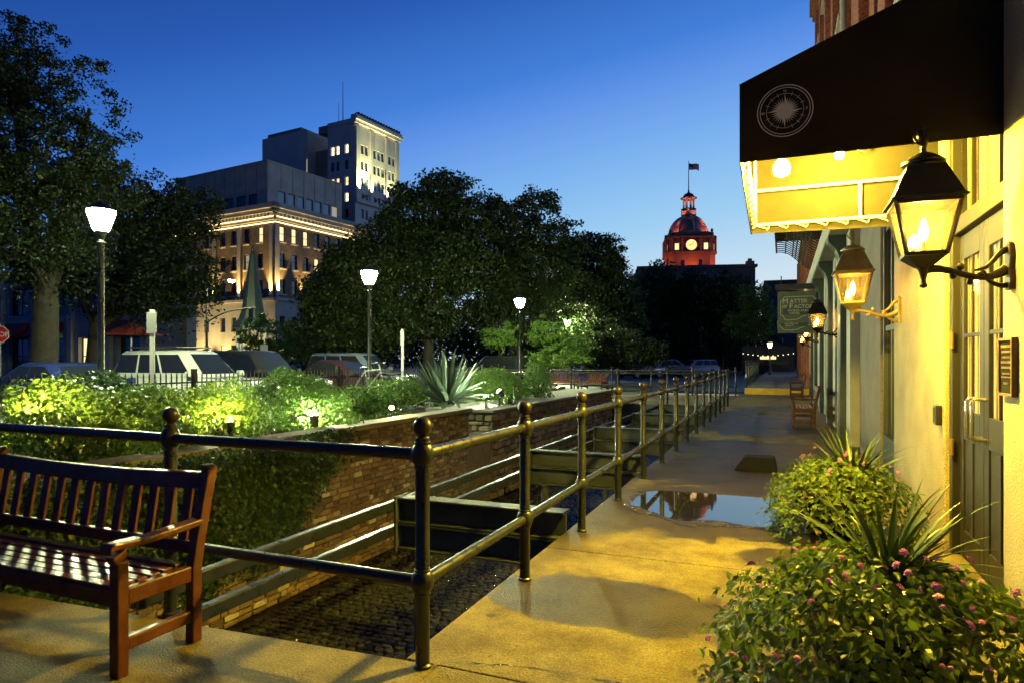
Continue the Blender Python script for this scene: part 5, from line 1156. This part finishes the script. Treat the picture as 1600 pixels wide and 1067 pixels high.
for k in range(7): oriented_box(MB(), C2, UR, 3.0*k+.3, 3.0*k+.38, .001, .05, z2-5.1, z2-.05).build('panel_joint', 'tower_dark', bk2, world=True)
# --- tower
C3 = W(555, 0, 150); C3.z = 0; z3 = EYE+370*150/F
tw = empty('office_tower', (C3.x-6, C3.y+6, 0), label='tall pale office tower with a floodlit top storey and roof antenna', cat='building')
WR3, WL3 = 15.5, 8.6; fl_h = 3.75
rows3 = [(z3-6.6-fl_h*k, z3-4.5-fl_h*k) for k in range(14)]; rows3 = rows3[::-1]
mb = MB(); colsT = [(1.9, 2.9), (3.3, 4.3), (6.2, 7.2), (7.6, 8.6), (9.0, 10.0), (11.6, 12.6), (13.0, 14.0)]
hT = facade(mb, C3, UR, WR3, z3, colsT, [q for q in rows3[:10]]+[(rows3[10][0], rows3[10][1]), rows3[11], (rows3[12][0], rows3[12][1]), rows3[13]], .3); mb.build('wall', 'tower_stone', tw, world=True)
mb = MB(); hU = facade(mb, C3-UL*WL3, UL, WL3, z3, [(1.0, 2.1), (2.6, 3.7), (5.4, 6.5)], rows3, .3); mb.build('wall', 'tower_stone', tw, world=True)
r = random.Random(2)
for ci, ri, a, b, c, d in hT: put_window(tw, C3, UR, a, b, c, d, .3, 'frame_dark', 'glass_dark' if r.random() < .8 else 'glass_pale', (1, 2), .12)
lt = {(0, 13): 'win_bright', (1, 13): 'win_bright', (2, 13): 'win_bright', (0, 11): 'win_warm', (1, 11): 'win_warm', (2, 11): 'win_warm', (0, 10): 'win_warm', (1, 10): 'win_bright', (2, 10): 'win_bright', (2, 8): 'win_warm'}
for ci, ri, a, b, c, d in hU: put_window(tw, C3-UL*WL3, UL, a, b, c, d, .3, 'frame_dark', lt.get((ci, ri), 'glass_dark'), (1, 2), .12)
shellbox(MB(), C3, WL3, WR3, 0, z3-.2, .5).build('core', 'roof_dark', tw, world=True)
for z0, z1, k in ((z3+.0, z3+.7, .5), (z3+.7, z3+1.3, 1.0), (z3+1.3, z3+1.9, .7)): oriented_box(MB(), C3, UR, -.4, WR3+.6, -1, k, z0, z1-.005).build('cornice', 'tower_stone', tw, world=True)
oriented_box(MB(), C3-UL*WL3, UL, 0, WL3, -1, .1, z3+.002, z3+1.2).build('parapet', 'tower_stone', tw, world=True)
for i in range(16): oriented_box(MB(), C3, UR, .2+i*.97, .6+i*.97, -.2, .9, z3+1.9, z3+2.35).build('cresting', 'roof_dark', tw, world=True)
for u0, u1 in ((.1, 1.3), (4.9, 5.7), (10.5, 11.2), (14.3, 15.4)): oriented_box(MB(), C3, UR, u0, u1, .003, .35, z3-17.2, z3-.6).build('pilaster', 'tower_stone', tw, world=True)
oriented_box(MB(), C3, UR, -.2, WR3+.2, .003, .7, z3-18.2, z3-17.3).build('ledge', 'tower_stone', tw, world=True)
for u, pw in ((1.2, 20000), (5.2, 9000), (10.8, 8000), (14.6, 3000)):
    p = C3+UR*u+NRM*1.1+Vector((0, 0, z3-17.1))+NRM*.7; MB().lathe([(.2, -.2), (.25, .3)], 8, p).build('uplight', 'plastic_black', tw, world=True); spot(tw, p+Vector((0, 0, .4)), p+Vector((0, 0, 14))-NRM*1.2, pw, (.85, 1, .5), 70)
# recessed dark link and left wing
q0 = C3-UL*WL3; oriented_box(MB(), q0-UL*7.5, UL, 0, 7.5, -9, -3.0, 0, z3-3.5).build('link', 'tower_dark', tw, world=True)
oriented_box(MB(), q0-UL*4.0, UL, 0, 4.0, -8, -1, z3-.4, z3+1.4).build('stair_head', 'tower_dark', tw, world=True)
C4 = q0-UL*7.0-UL*15.5; 
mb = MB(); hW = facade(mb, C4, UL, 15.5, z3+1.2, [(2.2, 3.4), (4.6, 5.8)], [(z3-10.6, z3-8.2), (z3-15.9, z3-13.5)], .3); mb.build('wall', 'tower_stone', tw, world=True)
for ci, ri, a, b, c, d in hW: put_window(tw, C4, UL, a, b, c, d, .3, 'frame_dark', 'win_warm' if not (ci == 0 and ri == 1) else 'glass_dark', (1, 2), .12)
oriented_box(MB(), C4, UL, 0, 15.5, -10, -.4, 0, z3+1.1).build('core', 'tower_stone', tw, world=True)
oriented_box(MB(), C4, UL, 1.4, 13.2, -9, -.5, z3+1.1, z3+2.2).build('roof_house', 'tower_dark', tw, world=True)
oriented_box(MB(), C4, UL, 14.6, 15.4, -3, -.35, z3-19, z3-6).build('lit_stair_window', 'win_dim', tw, world=True)
an = q0-NLM*4+UL*1.0
MB().tube([an+Vector((0, 0, z3)), an+Vector((0, 0, z3+12.5))], [.14, .05], 6).build('antenna', 'dark_iron', tw, world=True)
MB().tube([an+Vector((-1.2, 0, z3)), an+Vector((-1.2, 0, z3+7.5))], [.09, .04], 6).build('antenna', 'dark_iron', tw, world=True)
# --- grey shop row on the left
s0 = Vector((-80.5, 33, 0)); sf2 = empty('shop_row', (-60, 36, 0), label='low grey stucco shop row with dark red awnings behind the oak', cat='building')
UX = Vector((1, 0, 0)); mb = MB(); cols = [(2+4.2*k, 4.4+4.2*k) for k in range(9)]
hs = facade(mb, s0, UX, 42, 8.5, cols, [(.4, 3.2), (5., 7.2)], .4); mb.box(-80.5, -38.5, 33.5, 34.3, 0, 8.4); mb.build('wall', 'storefront', sf2, world=True)
for ci, ri, a, b, c, d in hs: put_window(sf2, s0, UX, a, b, c, d, .4, 'frame_dark', 'win_warm' if (ci, ri) == (7, 0) else 'glass_dark', (2, 2), .1)
for k in range(10): MB().box(-79.4+4.2*k, -78.9+4.2*k, 32.7, 32.998, 0, 8.4).build('column', 'cream_paint', sf2, world=True)
for k in (4, 5, 6, 8): MB().poly([(-78.7+4.2*k, 32.96, 4.4), (-78.7+4.2*k, 31.6, 3.3), (-78.7+4.2*k, 32.96, 3.3)], (2.8, 0, 0)).build('awning', 'awning_red', sf2, world=True)
# --- green spire kiosk
gz = empty('spire_kiosk', (*W(395, 0, 62)[:2], 0), R(10), label='small white kiosk under a tall flared dark green spire', cat='kiosk')
zk = lambda py: EYE+(HOR-py)*62/F
MB().lathe([(1.85, zk(512)), (1.80, zk(509)), (1.25, zk(498)), (1.0, zk(485)), (.62, zk(440)), (.28, zk(400)), (.12, zk(392)), (.16, zk(389)), (.03, zk(384)), (.02, zk(374))], 8).build('spire', 'spire_green', gz)
MB().lathe([(1.55, zk(516)), (1.7, zk(512.3))], 8).build('eave', 'white_paint', gz)
for i in range(8): a = R(45*i); MB().lathe([(.14, 0), (.12, .2), (.11, zk(516)-.1), (.15, zk(516)-.005)], 10, (1.35*math.cos(a), 1.35*math.sin(a), 0)).build('column', 'white_paint', gz, smooth=True)
MB().lathe([(1.6, 0), (1.6, .3), (1.5, .32)], 8).build('plinth', 'limestone', gz)
# --- domed city hall, seen down the walkway
DH = 110.; HC = W(1076, 0, DH); HC.z = 0; k_ = DH/F
ch = empty('domed_hall', (HC.x, HC.y, 0), R(14), label='domed stone hall with a lit clock face under red floodlights', cat='building')
def zz(py): return EYE+(HOR-py)*k_
def HP(n_, mb, m_='hall_stone', sm=False, bev=0, par=ch): return mb.build(n_, m_, par, smooth=sm, bevel=bev)
HP('main_block', MB().box(-8.5, 9.5, -6, 14, 0, zz(427)))
HP('parapet', MB().box(-8.8, 9.8, -6.3, -5.7, zz(427), zz(423)).box(-8.8, -8.2, -5.7, 14, zz(427), zz(423)).box(9.2, 9.8, -5.7, 14, zz(427), zz(423)))
for i in range(6):
    for j in range(3): w_ = MB().box(-7.6+i*2.9, -6.4+i*2.9, -6.06, -5.99, 2+4.6*j, 4.6+4.6*j).build('window', 'glass_dark', ch)
oc = lambda r_, z0, z1, ch_=.3: MB().lathe([(r_, z0), (r_, z1)], 8, ph=R(22.5))
def chsq(mb, a, c, z0, z1):                       # square plan with cut corners
    pts = [(a-c, -a), (a, -a+c), (a, a-c), (a-c, a), (-a+c, a), (-a, a-c), (-a, -a+c), (-a+c, -a)]
    return mb.poly([(x, y, z0) for x, y in pts], (0, 0, z1-z0))
HP('lower_drum', chsq(MB(), 3.9, 1.0, zz(427), zz(402)), bev=.05); HP('drum_ledge', chsq(MB(), 4.15, 1.05, zz(402)+.003, zz(399)))
HP('clock_stage', chsq(MB(), 3.7, 1.0, zz(399)+.003, zz(378)), bev=.05); HP('stage_cornice', chsq(MB(), 4.1, 1.1, zz(378)+.003, zz(375)), bev=.05); HP('attic', chsq(MB(), 3.6, 1.0, zz(375)+.003, zz(369)))
for i in range(4):
    a = R(90*i); rot = Matrix.Rotation(a, 4, 'Z')
    def RT(mb): mb.v = [tuple(rot @ Vector(v)) for v in mb.v]; return mb
    HP('pediment', RT(MB().poly([(-1.5, -3.95, zz(374)), (1.5, -3.95, zz(374)), (0, -3.95, zz(367))], (0, .6, 0))))
    for x in (-3.1, -1.5, 1.5, 3.1):
        HP('column', RT(MB().lathe([(.2, zz(399)+.01), (.17, zz(398)), (.15, zz(380)), (.22, zz(378.3))], 10, (x, -3.92, 0))), sm=True)
    cf = RT(MB().lathe([(.86, -.05), (.86, .0)], 28)); cl = MB().lathe([(.88, -.02), (.88, .04)], 28); cl.v = [tuple(rot @ Vector((x, -3.76-z, zz(389)+y))) for x, y, z in cl.v]
    c_ = HP('clock_face', cl, 'clock_glow')
    rm = MB().tube([(.93*math.cos(2*math.pi*j/28), -3.78, zz(389)+.93*math.sin(2*math.pi*j/28)) for j in range(29)], .08, 6, False); HP('clock_rim', RT(rm), par=ch)
    HP('clock_hand', RT(MB().bar((0, -3.83, zz(389)), (.36, -3.83, zz(389)+.50), .08, .02, (0, 1, 0)).bar((0, -3.835, zz(389)), (-.40, -3.835, zz(389)-.10), .1, .02, (0, 1, 0))), 'frame_dark')
    for x in (-2.3, 2.3): HP('stage_window', RT(MB().box(x-.32, x+.32, -3.74, -3.705, zz(396), zz(386.5))), 'win_warm')
    for x in (-1.4, 1.4): HP('drum_slit', RT(MB().box(x-.28, x+.28, -3.94, -3.905, zz(424), zz(412))), 'glass_dark')
    HP('corner_urn', RT(MB().lathe([(.3, zz(375)+.01), (.3, zz(371)), (.14, zz(369.5)), (.26, zz(367)), (.05, zz(364))], 10, (3.3, -3.3, 0))), sm=True)
dz = zz(371); RD, HD = 3.25, zz(338)-dz
prof = [(RD*math.cos(R(t)), dz+HD*math.sin(R(t))) for t in range(0, 76, 6)]
HP('dome', MB().lathe(prof, 48), 'gold_leaf', True)
for i in range(8):
    a = R(45*i+22.5-14); pts = [((RD+.03)*math.cos(R(t))*math.cos(a), (RD+.03)*math.cos(R(t))*math.sin(a), dz+(HD+.03)*math.sin(R(t))) for t in range(0, 76, 6)]
    HP('dome_rib', MB().tube(pts, [.20-.09*j/len(pts) for j in range(len(pts))], 8), 'rib_stone', True)
HP('lantern_base', MB().lathe([(1.1, zz(338.5)), (1.25, zz(337)), (1.25, zz(331.5)), (1.15, zz(331))], 24), 'rib_stone', True)
for i in range(8):
    a = R(45*i+20); HP('lantern_column', MB().lathe([(.17, 0), (.14, .2), (.13, zz(313)-zz(331)-.1), (.18, zz(313)-zz(331))], 8, (.88*math.cos(a), .88*math.sin(a), zz(331)+.002)), 'rib_stone', True)
HP('lantern_rail', MB().lathe([(1.24, zz(328)), (1.24, zz(327.3)), (1.2, zz(327.2))], 20), 'dark_iron')
for i in range(20): a = R(18*i); HP('baluster', MB().tube([(1.21*math.cos(a), 1.21*math.sin(a), zz(331)), (1.21*math.cos(a), 1.21*math.sin(a), zz(328))], .03, 5), 'dark_iron')
HP('lantern_cornice', MB().lathe([(1.0, zz(313)+.003), (1.05, zz(312.5)), (1.36, zz(311)), (1.36, zz(310)), (1.0, zz(309.4))], 24), 'rib_stone', True)
HP('lantern_cap', MB().lathe([(.98, zz(309.4)+.003), (.92, zz(307)), (.66, zz(304)), (.25, zz(302)), (.12, zz(300)), (.16, zz(298.5)), (.05, zz(296.5))], 24), 'roof_dark', True)
HP('flagpole', MB().tube([(0, 0, zz(297)), (0, 0, zz(252))], [.09, .05], 8), 'white_paint', True)
fl_ = []
nx, nz = 10, 4
for (c0, c1, r0, r1, m_, nm) in ((0, 4, 2, 4, 'flag_blue', 'flag_canton'), ):
    pass
def flagp(u, v): return (.05+u*1.75*.93, .18*math.sin(u*5+v), zz(255.5)-v*1.05-.38*u*u-.06*math.sin(u*6))
def flag_strip(u0, u1, v0, v1, off=0):
    mb = MB(); n_ = 10
    for i in range(n_):
        a, b = u0+(u1-u0)*i/n_, u0+(u1-u0)*(i+1)/n_; o_ = Vector((0, off, 0)); mb.quad(*[Vector(flagp(x, y))+o_ for x, y in ((a, v0), (b, v0), (b, v1), (a, v1))])
    return mb
fg = empty('flag', (0, 0, 0)); fg.parent = ch
for i in range(13): flag_strip(0 if i > 6 else .4, 1, i/13, (i+1)/13).build('stripe', 'flag_red' if i % 2 == 0 else 'white_sign', fg)
flag_strip(0, .4, 0, 7/13).build('canton', 'flag_blue', fg)
# roof clutter, chimney
HP('roof_box', MB().box(5.2, 7.6, 0, 3, zz(427), zz(418))); HP('chimney', MB().box(8.8, 10.0, -3, -1.8, zz(427)-2, zz(414)).lathe([(.35, zz(414)), (.35, zz(410))], 10, (9.4, -2.4, 0)))
emit('sign_glow', (1, .5, .06), 4)
HP('roof_lamp', MB().lathe([(.5, 0), (.4, .5), (.1, .8)], 12, (6.2, -.6, zz(423))), 'sign_glow', True)
for x, y, pw in ((-5.5, -5.2, 380), (0, -5.6, 300), (5.5, -5.2, 600), (6.5, 2, 600), (-6.5, 2, 500)):
    p = HC+Matrix.Rotation(R(14), 3, 'Z') @ Vector((x, y, 0)); p.z = zz(427)+.5
    spot(ch, p, HC+Vector((0, 0, zz(385))), pw, (1, .16, .03), 125)
for i in range(4):
    a = R(90*i+45+14); p = HC+Vector((4.3*math.cos(a), 4.3*math.sin(a), zz(369))); spot(ch, p, HC+Vector((0, 0, zz(335))), 350, (1, .15, .04), 100); spot(ch, p+Vector((0, 0, .3)), HC+Vector((0, 0, zz(320))), 1500, (1, .24, .10), 26)
spot(ch, HC+Vector((0, 0, zz(330.5))), HC+Vector((0, 0, zz(300))), 60, (1, .28, .1), 150)
# --- distant hotel block at the end of the path
hb = empty('distant_block', (*W(1214, 0, 130)[:2], 0), R(3), label='distant brown block of flats at the end of the path', cat='building')
mb = MB(); hs = facade(mb, (-2.4, 0, 0), UX, 14, EYE+124*130/F, [(1.2+2.6*k, 2.8+2.6*k) for k in range(5)], [(2.5+3.2*j, 4.4+3.2*j) for j in range(4)], .3); mb.box(-2.4, 11.6, .5, 12, 0, EYE+124*130/F-.1)
mb.build('wall', 'bldg_brick', hb)
for ci, ri, a, b, c, d in hs:
    o = link('window', window_meshes(b-a, d-c, 'frame_dark', (1, 1), .12), None, hb); o.location = (-2.4+(a+b)/2, .2, c); link('pane', pane_mesh(b-a, d-c, 'glass_dark'), None, o)
# --- string-lit cafe front at the end of the path
cf = empty('cafe_front', (*W(1200, 0, 70)[:2], .0), label='small lit cafe front under string lights at the far end of the path', cat='cafe')
MB().box(-2.6, 2.6, .2, 2.2, 0, 3).build('wall', 'roof_dark', cf); MB().box(-2.2, 2.2, .12, .195, 1.0, 1.5).build('counter', 'door_paint', cf)
for k in range(11):
    x = -2.5+k*.5; MB().ball((x, -.2, 2.2-.25*math.sin(math.pi*k/10)), .05, 8, 5).build('string_bulb', 'win_bright', cf, smooth=True)
MB().tube([(-2.5+k*.5, -.2, 2.26-.25*math.sin(math.pi*k/10)) for k in range(11)], .012, 5).build('string_wire', 'dark_iron', cf)
MB().box(-.8, .8, .1, .118, 1.6, 1.9).build('lit_menu_board', 'win_warm', cf)
